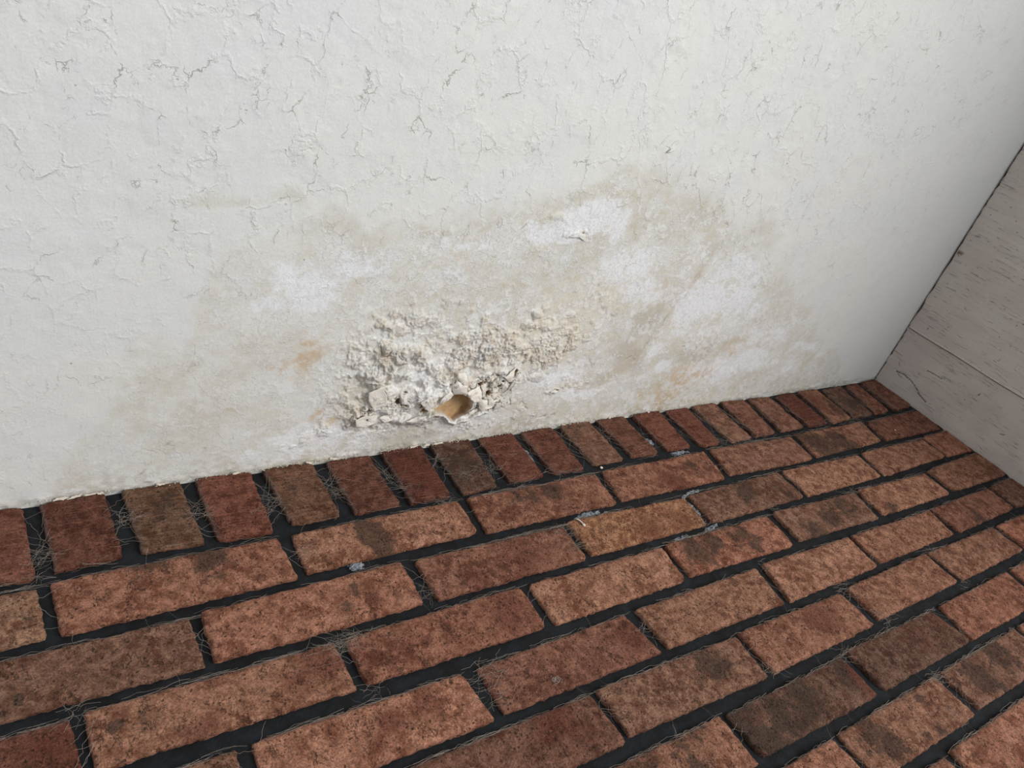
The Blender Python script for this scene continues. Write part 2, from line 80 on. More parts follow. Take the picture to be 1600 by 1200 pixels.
STAINS = [[-1.511,-0.1118,0.0283,0.6],[-1.4459,-0.1239,0.0242,0.7],[-1.2662,-0.147,0.0188,1.0],[-1.2716,-0.1318,0.0175,0.9],[-1.2662,-0.1646,0.0157,0.9],[-1.0397,-0.1245,0.0241,0.7],[-0.9951,-0.1263,0.0232,0.8],[-0.7183,-0.1379,0.0244,0.5],[-0.8564,-0.2855,0.0239,0.9],[-0.82,-0.2751,0.0228,0.8],[-0.7676,-0.277,0.0261,0.7],[-0.7459,-0.296,0.0219,0.7],[-0.8652,-0.2684,0.02,0.6],[-0.4001,-0.1415,0.0375,0.9],[-0.345,-0.1526,0.0356,0.9],[-0.3329,-0.1736,0.0323,0.8],[-0.3957,-0.1605,0.0311,0.8],[-0.668,-0.2058,0.027,0.8],[-0.5613,-0.2989,0.0282,0.7],[-0.6194,-0.3113,0.0242,0.8],[-0.5133,-0.2894,0.0322,0.6],[-0.593,-0.224,0.0233,0.6],[-0.9789,-0.4316,0.0242,0.8],[-0.9882,-0.4191,0.0177,0.6],[-0.992,-0.4954,0.0305,0.6],[-0.9956,-0.518,0.0223,0.9],[-0.9827,-0.5349,0.0224,1.0],[-0.9381,-0.5164,0.0319,0.8],[-0.8931,-0.4991,0.0338,0.7],[-0.8079,-0.5029,0.0201,0.9],[-0.8176,-0.4801,0.0183,0.7],[-0.8471,-0.5771,0.0251,0.8],[-0.8381,-0.5931,0.0216,0.9],[-0.7388,-0.571,0.0093,0.7],[-0.7528,-0.606,0.0089,0.8],[-0.7792,-0.6041,0.007,0.8],[-0.6092,-0.5805,0.0273,0.8],[-0.5347,-0.5705,0.0293,0.8],[-0.594,-0.5912,0.0253,0.6],[-0.412,-0.3233,0.0313,0.5],[-0.2379,-0.3848,0.0283,0.6],[-0.0692,-0.1027,0.0278,0.5],[0.0114,-0.1165,0.0376,0.5],[-0.1951,-0.1228,0.0327,0.4],[-1.6171,-0.1324,0.0116,0.5],[-1.6096,-0.1538,0.0095,0.4],[-1.5426,-0.2136,0.0198,0.35],[-1.5657,-0.282,0.009,0.7],[-1.5412,-0.2822,0.0121,0.5],[-1.6301,-0.2321,0.0068,0.9],[-1.6377,-0.2416,0.0059,0.7],[-1.6025,-0.2131,0.0183,0.3],[-1.069,-0.4812,0.0284,0.6],[-1.1146,-0.416,0.0113,0.5],[-1.2295,-0.3571,0.0129,0.3],[-1.3021,-0.274,0.0101,0.5],[-1.3212,-0.2107,0.0091,0.6],[-1.339,-0.2273,0.01,0.5],[-1.1405,-0.4894,0.0391,0.6],[-1.083,-0.5056,0.0273,0.6],[-1.3677,-0.1545,0.0128,0.4],[-0.238,-0.0738,0.0252,0.7],[-0.1776,-0.0626,0.0263,0.7],[-0.239,-0.0418,0.0181,0.6],[-0.8802,-0.0131,0.0296,0.5],[-1.1015,-0.0551,0.0367,0.6],[-1.4635,-0.0388,0.0316,0.4],[-1.3341,-0.0382,0.0292,0.35],[-1.5544,-0.0253,0.0079,0.5]]
RED = [[-1.307,-0.2288,0.0104,0.8],[-1.3079,-0.2057,0.0132,0.6],[-1.3885,-0.2836,0.0285,0.8],[-1.4101,-0.2906,0.0221,0.7],[-1.4954,-0.3064,0.0145,0.7],[-1.5366,-0.284,0.0188,0.4],[-1.512,-0.3095,0.019,0.5],[-1.3081,-0.3582,0.0176,0.8],[-1.3511,-0.363,0.0134,0.9],[-1.3698,-0.3758,0.0161,0.6],[-1.1683,-0.2925,0.0367,0.7],[-1.2999,-0.2996,0.0251,0.5],[-1.1814,-0.2354,0.0194,0.6],[-1.1043,-0.2223,0.0412,0.7],[-0.7852,-0.1557,0.0252,0.9],[-0.7737,-0.1729,0.016,0.8],[-0.8965,-0.235,0.0298,0.7],[-0.8422,-0.2307,0.0272,0.7],[-0.8362,-0.2516,0.0208,0.6],[-0.3332,-0.0575,0.0374,1.0],[-0.2859,-0.0448,0.0317,0.9],[-0.762,-0.4271,0.0403,0.7],[-0.7916,-0.4065,0.0296,0.6],[-0.64,-0.501,0.043,0.5],[-0.5836,-0.4978,0.0294,0.5],[-1.1974,-0.4231,0.0321,0.7],[-1.1697,-0.4414,0.0195,0.6],[-1.0556,-0.3678,0.0234,0.7],[-1.0462,-0.3803,0.0155,0.6],[-1.6079,-0.2863,0.0255,0.8],[-1.6283,-0.2751,0.0166,0.6],[-0.7894,-0.5192,0.0239,1.0],[-0.7892,-0.5334,0.0182,0.9],[-0.8645,-0.2808,0.0099,0.3],[-1.1461,-0.0644,0.0348,0.8],[-1.163,-0.0413,0.0348,0.8],[-0.3917,-0.2971,0.0293,0.4],[-0.0473,-0.2126,0.0387,0.4],[-0.0269,-0.3152,0.0491,0.5],[-0.4545,-0.0367,0.0314,0.3],[-0.6986,-0.6362,0.0373,0.5],[-0.3978,-0.5228,0.0259,0.4]]
POINTS = {"splinter0":[-0.9968,-0.1856],"splinter1":[-0.9922,-0.2015],"crumb":[-0.8824,-0.1013],"lint":[-1.304,-0.1755],"bug":[-1.1705,-0.383],"speck":[-0.1574,-0.1564],"speck2":[-1.1915,-0.3997],"black":[-0.9743,-0.466]}
CHIPS = [[-1.5655,-0.0008],[-1.5519,-0.0012],[-1.5386,-0.0014],[-1.5293,-0.0006],[-1.1474,-0.0005],[-1.1269,0.0009],[-1.1093,0.0016],[-1.4685,-0.0026],[-1.3847,-0.0009],[-1.2945,-0.0043],[-1.2628,-0.0012],[-0.8853,-0.0025],[-0.7897,-0.0],[-0.7009,0.0018]]
WEBS = [[-1.3495,-0.2659,26],[-1.3696,-0.2686,18],[-1.1528,-0.1123,8],[-1.2868,-0.0612,10],[-1.1882,-0.0732,10],[-1.2129,-0.0489,8],[-1.3656,-0.0638,14],[-1.4345,-0.0566,12],[-1.51,-0.0468,16],[-1.5953,-0.0781,12],[-1.5933,-0.1041,8],[-1.3484,-0.1409,10],[-1.2464,-0.2391,8],[-1.0228,-0.2002,14],[-1.0238,-0.2233,10],[-1.354,-0.3262,6],[-1.2443,-0.375,12],[-1.232,-0.3482,12],[-1.0162,-0.3576,8],[-0.678,-0.4088,12],[-0.9039,-0.4679,8],[-0.659,-0.4612,10],[-0.442,-0.4029,8],[-0.7808,-0.4833,10],[-0.4414,-0.4705,6],[-0.7621,-0.335,8],[-1.0991,-0.0688,14],[-1.0648,-0.0633,14],[-1.1218,-0.0372,8],[-0.6457,-0.248,8],[-0.8053,-0.2472,6],[-0.46,-0.2643,8],[-0.2307,-0.1163,8],[-0.2997,-0.1036,6],[-1.5855,-0.2587,8],[-0.6804,-0.5594,12],[-0.7161,-0.6025,8],[-0.6094,-0.0993,8],[-0.5545,-0.1103,8],[-1.0422,-0.0952,6],[-0.9668,-0.0992,5],[-0.2315,-0.4181,6]]

# ------------------------------------------------------------------ noise helpers
def _h(ix, iy, seed):
    n = (ix.astype(np.int64) * 374761393 + iy.astype(np.int64) * 668265263 + seed * 974634777) & 0xffffffff
    n = ((n ^ (n >> 13)) * 1274126177) & 0xffffffff
    n = ((n ^ (n >> 16)) * 2246822519) & 0xffffffff
    return ((n ^ (n >> 15)) & 0xffffff) / float(0x1000000)

def vnoise(x, y, seed=0):
    ix = np.floor(x); iy = np.floor(y)
    fx = x - ix; fy = y - iy
    fx = fx * fx * fx * (fx * (fx * 6 - 15) + 10); fy = fy * fy * fy * (fy * (fy * 6 - 15) + 10)
    a = _h(ix, iy, seed); b = _h(ix + 1, iy, seed); c = _h(ix, iy + 1, seed); d = _h(ix + 1, iy + 1, seed)
    return (a * (1 - fx) + b * fx) * (1 - fy) + (c * (1 - fx) + d * fx) * fy

def fbm(x, y, seed=0, octv=4, gain=0.5):
    s = 0.0; a = 1.0; t = 0.0
    for i in range(octv):
        s = s + a * vnoise(x, y, seed + i * 17); t += a
        x = x * 2.03 + 3.1; y = y * 2.03 + 1.7; a *= gain
    return s / t

def worley(x, y, seed=0):
    ix = np.floor(x); iy = np.floor(y)
    f1 = np.full(x.shape, 9.0); f2 = np.full(x.shape, 9.0); cid = np.zeros(x.shape)
    for dx in (-1, 0, 1):
        for dy in (-1, 0, 1):
            cx = ix + dx; cy = iy + dy
            px = cx + _h(cx, cy, seed); py = cy + _h(cx, cy, seed + 5)
            d = np.hypot(px - x, py - y)
            near = d < f1
            f2 = np.where(near, f1, np.minimum(f2, d))
            cid = np.where(near, _h(cx, cy, seed + 9), cid)
            f1 = np.where(near, d, f1)
    return f1, f2, cid

def sstep(a, b, x):
    t = np.clip((x - a) / (b - a), 0, 1)
    return t * t * (3 - 2 * t)

def gsum(x, y, lst, p=1.0):
    s = np.zeros(x.shape)
    for cx, cy, rx, ry, a in lst:
        q = ((x - cx) / rx) ** 2 + ((y - cy) / ry) ** 2
        s = np.maximum(s, a * np.exp(-q * p))
    return s

def poly_sd(x, y, poly):
    """signed distance to a closed polygon, negative inside"""
    d = np.full(x.shape, 1e9); inside = np.zeros(x.shape, bool)
    n = len(poly)
    for i in range(n):
        ax, ay = poly[i]; bx, by = poly[(i + 1) % n]
        ex, ey = bx - ax, by - ay
        t = np.clip(((x - ax) * ex + (y - ay) * ey) / (ex * ex + ey * ey + 1e-12), 0, 1)
        d = np.minimum(d, np.hypot(x - ax - t * ex, y - ay - t * ey))
        cond = (ay > y) != (by > y)
        xi = ax + (y - ay) / ((by - ay) if by != ay else 1e-9) * ex
        inside ^= cond & (x < xi)
    return np.where(inside, -d, d)

def line_d(x, y, pl):
    d = np.full(x.shape, 1e9)
    for (ax, ay), (bx, by) in zip(pl[:-1], pl[1:]):
        ex, ey = bx - ax, by - ay
        t = np.clip(((x - ax) * ex + (y - ay) * ey) / (ex * ex + ey * ey + 1e-12), 0, 1)
        d = np.minimum(d, np.hypot(x - ax - t * ex, y - ay - t * ey))
    return d

# ------------------------------------------------------------------ object helpers
def link(name, me, mat=None, parent=None, smooth=False):
    me.name = name
    if mat: me.materials.append(mat)
    if smooth:
        me.polygons.foreach_set('use_smooth', [True] * len(me.polygons))
    o = bpy.data.objects.new(name, me)
    COL.objects.link(o)
    if parent: o.parent = parent
    return o

def tag(o, label=None, cat=None, group=None, kind=None):
    if label: o['label'] = label
    if cat: o['category'] = cat
    if group: o['group'] = group
    if kind: o['kind'] = kind
    return o

def mesh_np(name, V, F):
    """V (n,3) array, F (m,4) int array of quads"""
    me = bpy.data.meshes.new(name)
    n = len(V); m = len(F)
    me.vertices.add(n); me.vertices.foreach_set('co', np.asarray(V, np.float32).ravel())
    me.loops.add(m * 4); me.loops.foreach_set('vertex_index', np.asarray(F, np.int32).ravel())
    me.polygons.add(m)
    me.polygons.foreach_set('loop_start', np.arange(0, m * 4, 4, dtype=np.int32))
    me.polygons.foreach_set('loop_total', np.full(m, 4, np.int32))
    me.update(calc_edges=True)
    return me

def fattr(me, name, vals):
    a = me.attributes.new(name, 'FLOAT', 'POINT')
    a.data.foreach_set('value', np.asarray(vals, np.float32).ravel())

def cattr(me, name, rgb):
    a = me.attributes.new(name, 'FLOAT_COLOR', 'POINT')
    c = np.ones((len(rgb), 4), np.float32); c[:, :3] = rgb
    a.data.foreach_set('color', c.ravel())

def grid_faces(nx, ny):
    i = np.arange(nx - 1)[None, :] + np.arange(ny - 1)[:, None] * nx
    i = i.ravel()
    return np.stack([i, i + 1, i + 1 + nx, i + nx], 1)

# ------------------------------------------------------------------ node helpers
class NT:
    def __init__(self, name):
        self.m = bpy.data.materials.new(name); self.m.use_nodes = True
        self.t = self.m.node_tree; self.n = self.t.nodes
        self.b = self.n['Principled BSDF']
    def node(self, typ, **kw):
        nd = self.n.new(typ)
        for k, v in kw.items():
            if k.startswith('i_'):
                self.put(nd.inputs[k[2:].replace('_', ' ')], v)
            else:
                setattr(nd, k, v)
        return nd
    def put(self, sock, v):
        if isinstance(v, bpy.types.NodeSocket): self.t.links.new(v, sock)
        else: sock.default_value = v
    def math(self, op, a, b=0.0, clamp=False):
        nd = self.n.new('ShaderNodeMath'); nd.operation = op; nd.use_clamp = clamp
        self.put(nd.inputs[0], a); self.put(nd.inputs[1], b)
        return nd.outputs[0]
    def ramp(self, v, lo, hi, a=0.0, b=1.0):
        nd = self.n.new('ShaderNodeMapRange'); nd.interpolation_type = 'SMOOTHSTEP'
        for k, q in zip((0, 1, 2, 3, 4), (v, lo, hi, a, b)): self.put(nd.inputs[k], q)
        return nd.outputs[0]
    def mix(self, f, a, b, mode='MIX'):
        nd = self.n.new('ShaderNodeMix'); nd.data_type = 'RGBA'; nd.blend_type = mode
        self.put(nd.inputs[0], f); self.put(nd.inputs[6], a); self.put(nd.inputs[7], b)
        return nd.outputs[2]
    def noise(self, vec, scale, detail=4.0, rough=0.5, out=0):
        nd = self.n.new('ShaderNodeTexNoise')
        self.put(nd.inputs['Vector'], vec); nd.inputs['Scale'].default_value = scale
        nd.inputs['Detail'].default_value = detail; nd.inputs['Roughness'].default_value = rough
        return nd.outputs[out]
    def vmath(self, op, a, b):
        nd = self.n.new('ShaderNodeVectorMath'); nd.operation = op
        self.put(nd.inputs[0], a)
        if op == 'SCALE': self.put(nd.inputs['Scale'], b)
        else: self.put(nd.inputs[1], b)
        return nd.outputs[0]
    def vor(self, vec, scale, feature='F1', rnd=1.0):
        nd = self.n.new('ShaderNodeTexVoronoi'); nd.feature = feature
        self.put(nd.inputs['Vector'], vec); nd.inputs['Scale'].default_value = scale
        nd.inputs['Randomness'].default_value = rnd
        return nd
    def attr(self, name, out='Fac'):
        nd = self.n.new('ShaderNodeAttribute'); nd.attribute_name = name
        return nd.outputs[out]
    def bump(self, h, strength, dist, normal=None):
        nd = self.n.new('ShaderNodeBump'); self.put(nd.inputs['Height'], h)
        nd.inputs['Strength'].default_value = strength; nd.inputs['Distance'].default_value = dist
        if normal: self.put(nd.inputs['Normal'], normal)
        return nd.outputs[0]
    def done(self, color, rough=0.85, normal=None, spec=0.3):
        self.put(self.b.inputs['Base Color'], color); self.put(self.b.inputs['Roughness'], rough)
        self.b.inputs['Specular IOR Level'].default_value = spec
        if normal: self.put(self.b.inputs['Normal'], normal)
        return self.m
    def obj(self):
        return self.n.new('ShaderNodeTexCoord').outputs['Object']
    def sep(self, v):
        nd = self.n.new('ShaderNodeSeparateXYZ'); self.put(nd.inputs[0], v); return nd.outputs
    def comb(self, x, y, z):
        nd = self.n.new('ShaderNodeCombineXYZ')
        for i, q in enumerate((x, y, z)): self.put(nd.inputs[i], q)
        return nd.outputs[0]

def sc(r, g, b):
    f = lambda c: c / 12.92 if c <= 0.04045 else ((c + 0.055) / 1.055) ** 2.4
    return (f(r / 255), f(g / 255), f(b / 255), 1.0)

# ------------------------------------------------------------------ materials
def wall_material():
    t = NT('flaking_white_paint')
    o = t.obj(); s = t.sep(o)
    p = t.comb(s[0], s[2], 0.0)
    grain = t.attr('grain'); flake = t.attr('flake'); col = t.attr('col', 'Color')
    wob = t.vmath('SCALE', t.vmath('SUBTRACT', t.noise(p, 45.0, 4.0, 0.6, out=1), (0.5, 0.5, 0.5)), 0.022)
    q = t.vmath('ADD', p, wob)
    wob2 = t.vmath('SCALE', t.vmath('SUBTRACT', t.noise(p, 160.0, 3.0, 0.6, out=1), (0.5, 0.5, 0.5)), 0.006)
    q = t.vmath('ADD', q, wob2)
    qa = t.vmath('MULTIPLY', q, (1.0, 0.62, 1.0))
    qb = t.vmath('MULTIPLY', q, (1.0, 0.30, 1.0))
    mA = t.ramp(t.noise(p, 14.0, 3.0, 0.6), 0.42, 0.60)
    mB = t.ramp(t.noise(t.vmath('ADD', p, (3.1, 7.7, 0)), 11.0, 3.0, 0.6), 0.46, 0.62)
    mC = t.ramp(t.noise(t.vmath('ADD', p, (9.3, 1.2, 0)), 22.0, 4.0, 0.65), 0.44, 0.62)
    vA = t.vor(qa, 36.0); vB = t.vor(qb, 70.0); vC = t.vor(qa, 125.0)
    hA = t.math('MULTIPLY', t.sep(vA.outputs['Color'])[0], mA)
    hB = t.math('MULTIPLY', t.sep(vB.outputs['Color'])[1], mB)
    hC = t.math('MULTIPLY', t.sep(vC.outputs['Color'])[2], mC)
    hs = t.math('ADD', t.math('MULTIPLY', hA, 1.0), t.math('ADD', t.math('MULTIPLY', hB, 0.7), t.math('MULTIPLY', hC, 0.55)))
    hs = t.math('MULTIPLY', hs, flake)
    # lifted rims along some edges
    eA = t.vor(qa, 36.0, 'DISTANCE_TO_EDGE').outputs[0]
    eC = t.vor(qa, 125.0, 'DISTANCE_TO_EDGE').outputs[0]
    rim = t.math('MULTIPLY', t.ramp(eA, 0.0, 0.07, 1.0, 0.0), t.math('MULTIPLY', mC, flake))
    crack = t.math('MULTIPLY', t.ramp(eA, 0.0, 0.022, 1.0, 0.0), t.math('MULTIPLY', t.ramp(t.noise(p, 30.0, 3.0, 0.6), 0.52, 0.66), flake))
    crack2 = t.math('MULTIPLY', t.ramp(eC, 0.0, 0.05, 1.0, 0.0), t.math('MULTIPLY', t.ramp(t.noise(p, 26.0, 3.0, 0.7), 0.58, 0.70), flake))
    crk = t.math('MAXIMUM', crack, t.math('MULTIPLY', crack2, 0.8))
    h = t.math('ADD', hs, t.math('MULTIPLY', rim, 0.6))
    h = t.math('SUBTRACT', h, t.math('MULTIPLY', crk, 0.8))
    damp = t.attr('damp')
    mz = t.noise(t.vmath('ADD', p, (2.2, 5.1, 0)), 105.0, 7.0, 0.72)
    mlo = t.noise(t.vmath('ADD', p, (6.2, 1.1, 0)), 24.0, 4.0, 0.6)
    white = t.math('MULTIPLY', t.ramp(t.math('ADD', mz, t.math('MULTIPLY', t.math('SUBTRACT', mlo, 0.5), 0.7)), 0.52, 0.565), damp)
    tan = t.math('MULTIPLY', t.ramp(t.math('ADD', mz, t.math('MULTIPLY', t.math('SUBTRACT', mlo, 0.5), 0.7)), 0.455, 0.40), damp)
    h = t.math('ADD', h, t.math('MULTIPLY', white, 0.5))
    n = t.bump(h, 0.55, 0.0012)
    fine = t.noise(p, 420.0, 5.0, 0.65)
    n = t.bump(fine, 0.28, 0.0011, n)
    brush = t.noise(t.vmath('MULTIPLY', p, (1.0, 0.18, 1.0)), 260.0, 3.0, 0.6)
    n = t.bump(brush, 0.22, 0.001, n)
    gr = t.math('MULTIPLY', t.noise(p, 330.0, 4.0, 0.7), grain)
    n = t.bump(gr, 0.9, 0.0035, n)
    c = t.mix(t.math('MULTIPLY', crk, 0.36), col, sc(120, 108, 92))
    c = t.mix(t.math('MULTIPLY', white, 0.42), c, sc(240, 239, 238))
    c = t.mix(t.math('MULTIPLY', tan, 0.42), c, sc(200, 189, 168))
    tint = t.noise(p, 7.0, 3.0, 0.5)
    c = t.mix(0.05, c, t.mix(tint, sc(205, 222, 240), sc(240, 226, 205)), 'MULTIPLY')
    fl = t.ramp(fine, 0.25, 0.75, 0.94, 1.03)
    c = t.mix(1.0, c, t.comb(fl, fl, fl), 'MULTIPLY')
    # fly specks and pinholes
    sp = t.vor(p, 38.0)
    dot = t.math('MULTIPLY', t.ramp(sp.outputs['Distance'], 0.015, 0.05, 1.0, 0.0), t.ramp(t.sep(sp.outputs['Color'])[0], 0.82, 0.84))
    c = t.mix(t.math('MULTIPLY', dot, 0.7), c, sc(80, 70, 60))
    return t.done(c, 0.7, n, 0.25)

def brick_material(soldier):
    t = NT('soldier_brick_clay' if soldier else 'paver_brick_clay')
    info = t.n.new('ShaderNodeObjectInfo')
    o = t.vmath('ADD', t.obj(), t.vmath('SCALE', (11.3, 7.1, 5.7), t.math('MULTIPLY', info.outputs['Random'], 9.0)))
    base = info.outputs['Color']
    big = t.noise(o, 26.0, 5.0, 0.62)
    mid = t.noise(t.vmath('ADD', o, (4, 1, 8)), 85.0, 8.0, 0.74)
    fine = t.noise(o, 520.0, 4.0, 0.7)
    c = t.mix(t.ramp(big, 0.36, 0.62), t.mix(1.0, base, (0.58, 0.47, 0.43, 1), 'MULTIPLY'), base)
    c = t.mix(t.ramp(mid, 0.44, 0.62, 0.0, 0.85), c, t.mix(1.0, base, (1.50, 1.62, 1.68, 1), 'MULTIPLY'))
    c = t.mix(t.ramp(mid, 0.48, 0.34, 0.0, 0.62), c, t.mix(1.0, base, (0.42, 0.33, 0.30, 1), 'MULTIPLY'))
    # burnt patches and red flashes placed on each brick
    shp = t.noise(t.vmath('ADD', o, (8, 3, 6)), 55.0, 6.0, 0.65)
    st = t.math('ADD', t.math('ADD', t.attr('stain'), t.math('MULTIPLY', t.math('SUBTRACT', shp, 0.5), 1.8)), t.math('MULTIPLY', t.math('SUBTRACT', mid, 0.5), 1.5))
    st = t.math('MULTIPLY', st, t.ramp(t.attr('stain'), 0.02, 0.16))
    c = t.mix(t.ramp(st, 0.34, 0.62, 0.0, 0.78), c, sc(66, 52, 43))
    rd = t.math('ADD', t.math('ADD', t.attr('red'), t.math('MULTIPLY', t.math('SUBTRACT', shp, 0.5), -1.5)), t.math('MULTIPLY', t.math('SUBTRACT', mid, 0.5), 1.0))
    rd = t.math('MULTIPLY', rd, t.ramp(t.attr('red'), 0.02, 0.16))
    c = t.mix(t.ramp(rd, 0.25, 0.75, 0.0, 0.68), c, sc(106, 58, 45))
    sm = t.noise(t.vmath('ADD', o, (2, 9, 3)), 60.0, 5.0, 0.75)
    c = t.mix(t.ramp(sm, 0.56, 0.72, 0.0, 0.55), c, sc(80, 60, 48))
    rg = t.noise(t.vmath('MULTIPLY', t.vmath('ADD', o, (1, 5, 2)), (1.0, 0.55, 1.0)), 120.0, 5.0, 0.62)
    crev = t.ramp(t.math('ABSOLUTE', t.math('SUBTRACT', rg, 0.5)), 0.0, 0.022, 1.0, 0.0)
    crev = t.math('MULTIPLY', crev, t.ramp(t.noise(t.vmath('ADD', o, (5, 5, 9)), 70.0, 3.0, 0.6), 0.48, 0.62))
    c = t.mix(t.math('MULTIPLY', crev, 0.0 if soldier else 0.62), c, sc(52, 34, 27))
    fl = t.ramp(fine, 0.30, 0.72, 0.55, 1.36)
    c = t.mix(1.0, c, t.comb(fl, fl, fl), 'MULTIPLY')
    pit = t.vor(t.vmath('ADD', o, t.vmath('SCALE', t.noise(o, 300.0, 2.0, 0.5, out=1), 0.004)), 210.0)
    pm = t.math('MULTIPLY', t.ramp(pit.outputs['Distance'], 0.12, 0.34, 1.0, 0.0), t.ramp(t.sep(pit.outputs['Color'])[0], 0.62, 0.72))
    pm = t.math('MULTIPLY', pm, t.ramp(mid, 0.3, 0.6))
    c = t.mix(t.math('MULTIPLY', pm, 0.75), c, sc(48, 32, 26))
    dust = t.ramp(t.noise(t.vmath('ADD', o, (7, 7, 1)), 760.0, 3.0, 0.7), 0.60, 0.72)
    c = t.mix(t.math('MULTIPLY', dust, 0.22), c, sc(190, 165, 145))
    h = t.math('ADD', t.math('MULTIPLY', mid, 1.0), t.math('MULTIPLY', fine, 0.45))
    h = t.math('SUBTRACT', h, t.math('MULTIPLY', pm, 0.9))
    h = t.math('SUBTRACT', h, t.math('MULTIPLY', crev, 0.1 if soldier else 0.6))
    if soldier:
        ln = t.noise(t.vmath('MULTIPLY', o, (0.07, 1.0, 0.3)), 420.0, 3.0, 0.6)
        h = t.math('ADD', h, t.math('MULTIPLY', ln, 0.9))
        c = t.mix(t.ramp(ln, 0.57, 0.70, 0.0, 0.42), c, sc(165, 108, 84))
        c = t.mix(t.ramp(ln, 0.40, 0.30, 0.0, 0.35), c, sc(58, 30, 22))
    n = t.bump(h, 0.9, 0.0036)
    # fine cobweb dust greys the arrises
    e = t.math('ADD', t.attr('edge'), t.math('MULTIPLY', t.math('SUBTRACT', fine, 0.5), 1.2))
    c = t.mix(t.ramp(e, 0.35, 1.0, 0.0, 0.7), c, sc(112, 101, 94))
    return t.done(c, 0.9, n, 0.2)

def mortar_material():
    t = NT('black_mortar')
    o = t.obj()
    n1 = t.noise(o, 55.0, 5.0, 0.65); n2 = t.noise(o, 420.0, 4.0, 0.7)
    c = t.mix(t.ramp(n1, 0.35, 0.7), sc(10, 11, 13), sc(25, 29, 34))
    c = t.mix(t.ramp(n2, 0.62, 0.75, 0.0, 0.28), c, sc(70, 74, 80))
    n = t.bump(t.math('ADD', n2, n1), 0.6, 0.0018)
    return t.done(c, 0.75, n, 0.3)

def board_material():
    t = NT('weathered_taupe_paint')
    o = t.obj()
    g = t.vmath('MULTIPLY', o, (1.0, 0.07, 1.0))
    wob = t.vmath('SCALE', t.noise(o, 30.0, 2.0, 0.5, out=1), 0.006)
    g = t.vmath('ADD', g, wob)
    ln = t.noise(g, 310.0, 4.0, 0.7); ln2 = t.noise(g, 75.0, 3.0, 0.6)
    patch = t.noise(o, 26.0, 3.0, 0.6)
    base = t.mix(t.ramp(t.noise(o, 9.0, 3.0, 0.5), 0.35, 0.65), sc(206, 193, 184), sc(214, 204, 194))
    crk = t.math('MULTIPLY', t.ramp(ln, 0.56, 0.66), t.ramp(patch, 0.34, 0.56))
    c = t.mix(t.math('MULTIPLY', crk, 0.55), base, sc(96, 84, 76))
    c = t.mix(t.ramp(ln2, 0.35, 0.65, 0.0, 0.10), c, sc(140, 132, 124))
    sp = t.vor(o, 60.0)
    dot = t.math('MULTIPLY', t.ramp(sp.outputs['Distance'], 0.04, 0.12, 1.0, 0.0), t.ramp(t.sep(sp.outputs['Color'])[0], 0.86, 0.88))
    c = t.mix(t.math('MULTIPLY', dot, 0.6), c, sc(70, 60, 54))
    mk = t.math('ADD', t.attr('mark'), t.math('MULTIPLY', t.math('SUBTRACT', t.noise(o, 330.0, 3.0, 0.6), 0.5), 1.2))
    m = t.ramp(mk, 0.45, 0.95)
    c = t.mix(t.math('MULTIPLY', m, 0.8), c, sc(78, 64, 52))
    h = t.math('SUBTRACT', t.math('ADD', t.math('MULTIPLY', ln, 0.5), t.noise(o, 300.0, 4.0, 0.6)), t.math('ADD', t.math('MULTIPLY', crk, 0.8), m))
    n = t.bump(h, 0.55, 0.0012)
    return t.done(c, 0.65, n, 0.3)

def plain_material(name, a, b, scale, rough=0.85, bump=0.5, dist=0.001):
    t = NT(name); o = t.obj()
    n1 = t.noise(o, scale, 5.0, 0.65)
    c = t.mix(t.ramp(n1, 0.3, 0.7), a, b)
    return t.done(c, rough, t.bump(n1, bump, dist), 0.25)

M_WALL = wall_material()
M_BRICK = brick_material(False)
M_SOLD = brick_material(True)
M_MORTAR = mortar_material()
M_BOARD = board_material()
M_GAP = plain_material('dark_gap_timber', sc(40, 30, 24), sc(62, 50, 42), 120.0)
M_SHELL = plain_material('curled_paint_shell', sc(226, 217, 203), sc(240, 234, 225), 90.0, 0.75, 0.5, 0.0015)
M_FLAT = plain_material('lifted_white_paint', sc(214, 210, 202), sc(228, 226, 220), 90.0, 0.75, 0.4, 0.001)
M_SMEAR = plain_material('white_lime_smear', sc(38, 42, 48), sc(172, 178, 186), 210.0, 0.9, 0.9, 0.003)
M_WEB = plain_material('dusty_cobweb', sc(128, 116, 106), sc(165, 152, 140), 60.0, 0.9, 0.1)
M_CHIP = plain_material('pale_paint_chip', sc(205, 190, 168), sc(232, 226, 214), 150.0)
M_WHITE = plain_material('bleached_splinter', sc(222, 208, 190), sc(240, 232, 222), 200.0)
M_LINT = plain_material('white_lint', sc(165, 172, 182), sc(205, 210, 216), 400.0, 0.95, 1.0, 0.003)
M_DARK = plain_material('dark_debris', sc(36, 28, 24), sc(70, 56, 46), 200.0)

# ------------------------------------------------------------------ back wall
def seg(a, b, step):
    n = max(1, int(round((b - a) / step)))
    return np.linspace(a, b, n, endpoint=False)
xs = np.concatenate([seg(-1.95, -1.62, 0.006), seg(-1.62, -1.30, 0.0022), seg(-1.30, -0.90, 0.00085), seg(-0.90, -0.55, 0.0016), seg(-0.55, 0.0, 0.003), [0.0, 0.004]])
zs = np.concatenate([seg(-0.014, 0.20, 0.00085), seg(0.20, 0.34, 0.0018), seg(0.34, 0.95, 0.004), [0.95]])
NX, NZ = len(xs), len(zs)
X, Z = np.meshgrid(xs, zs)

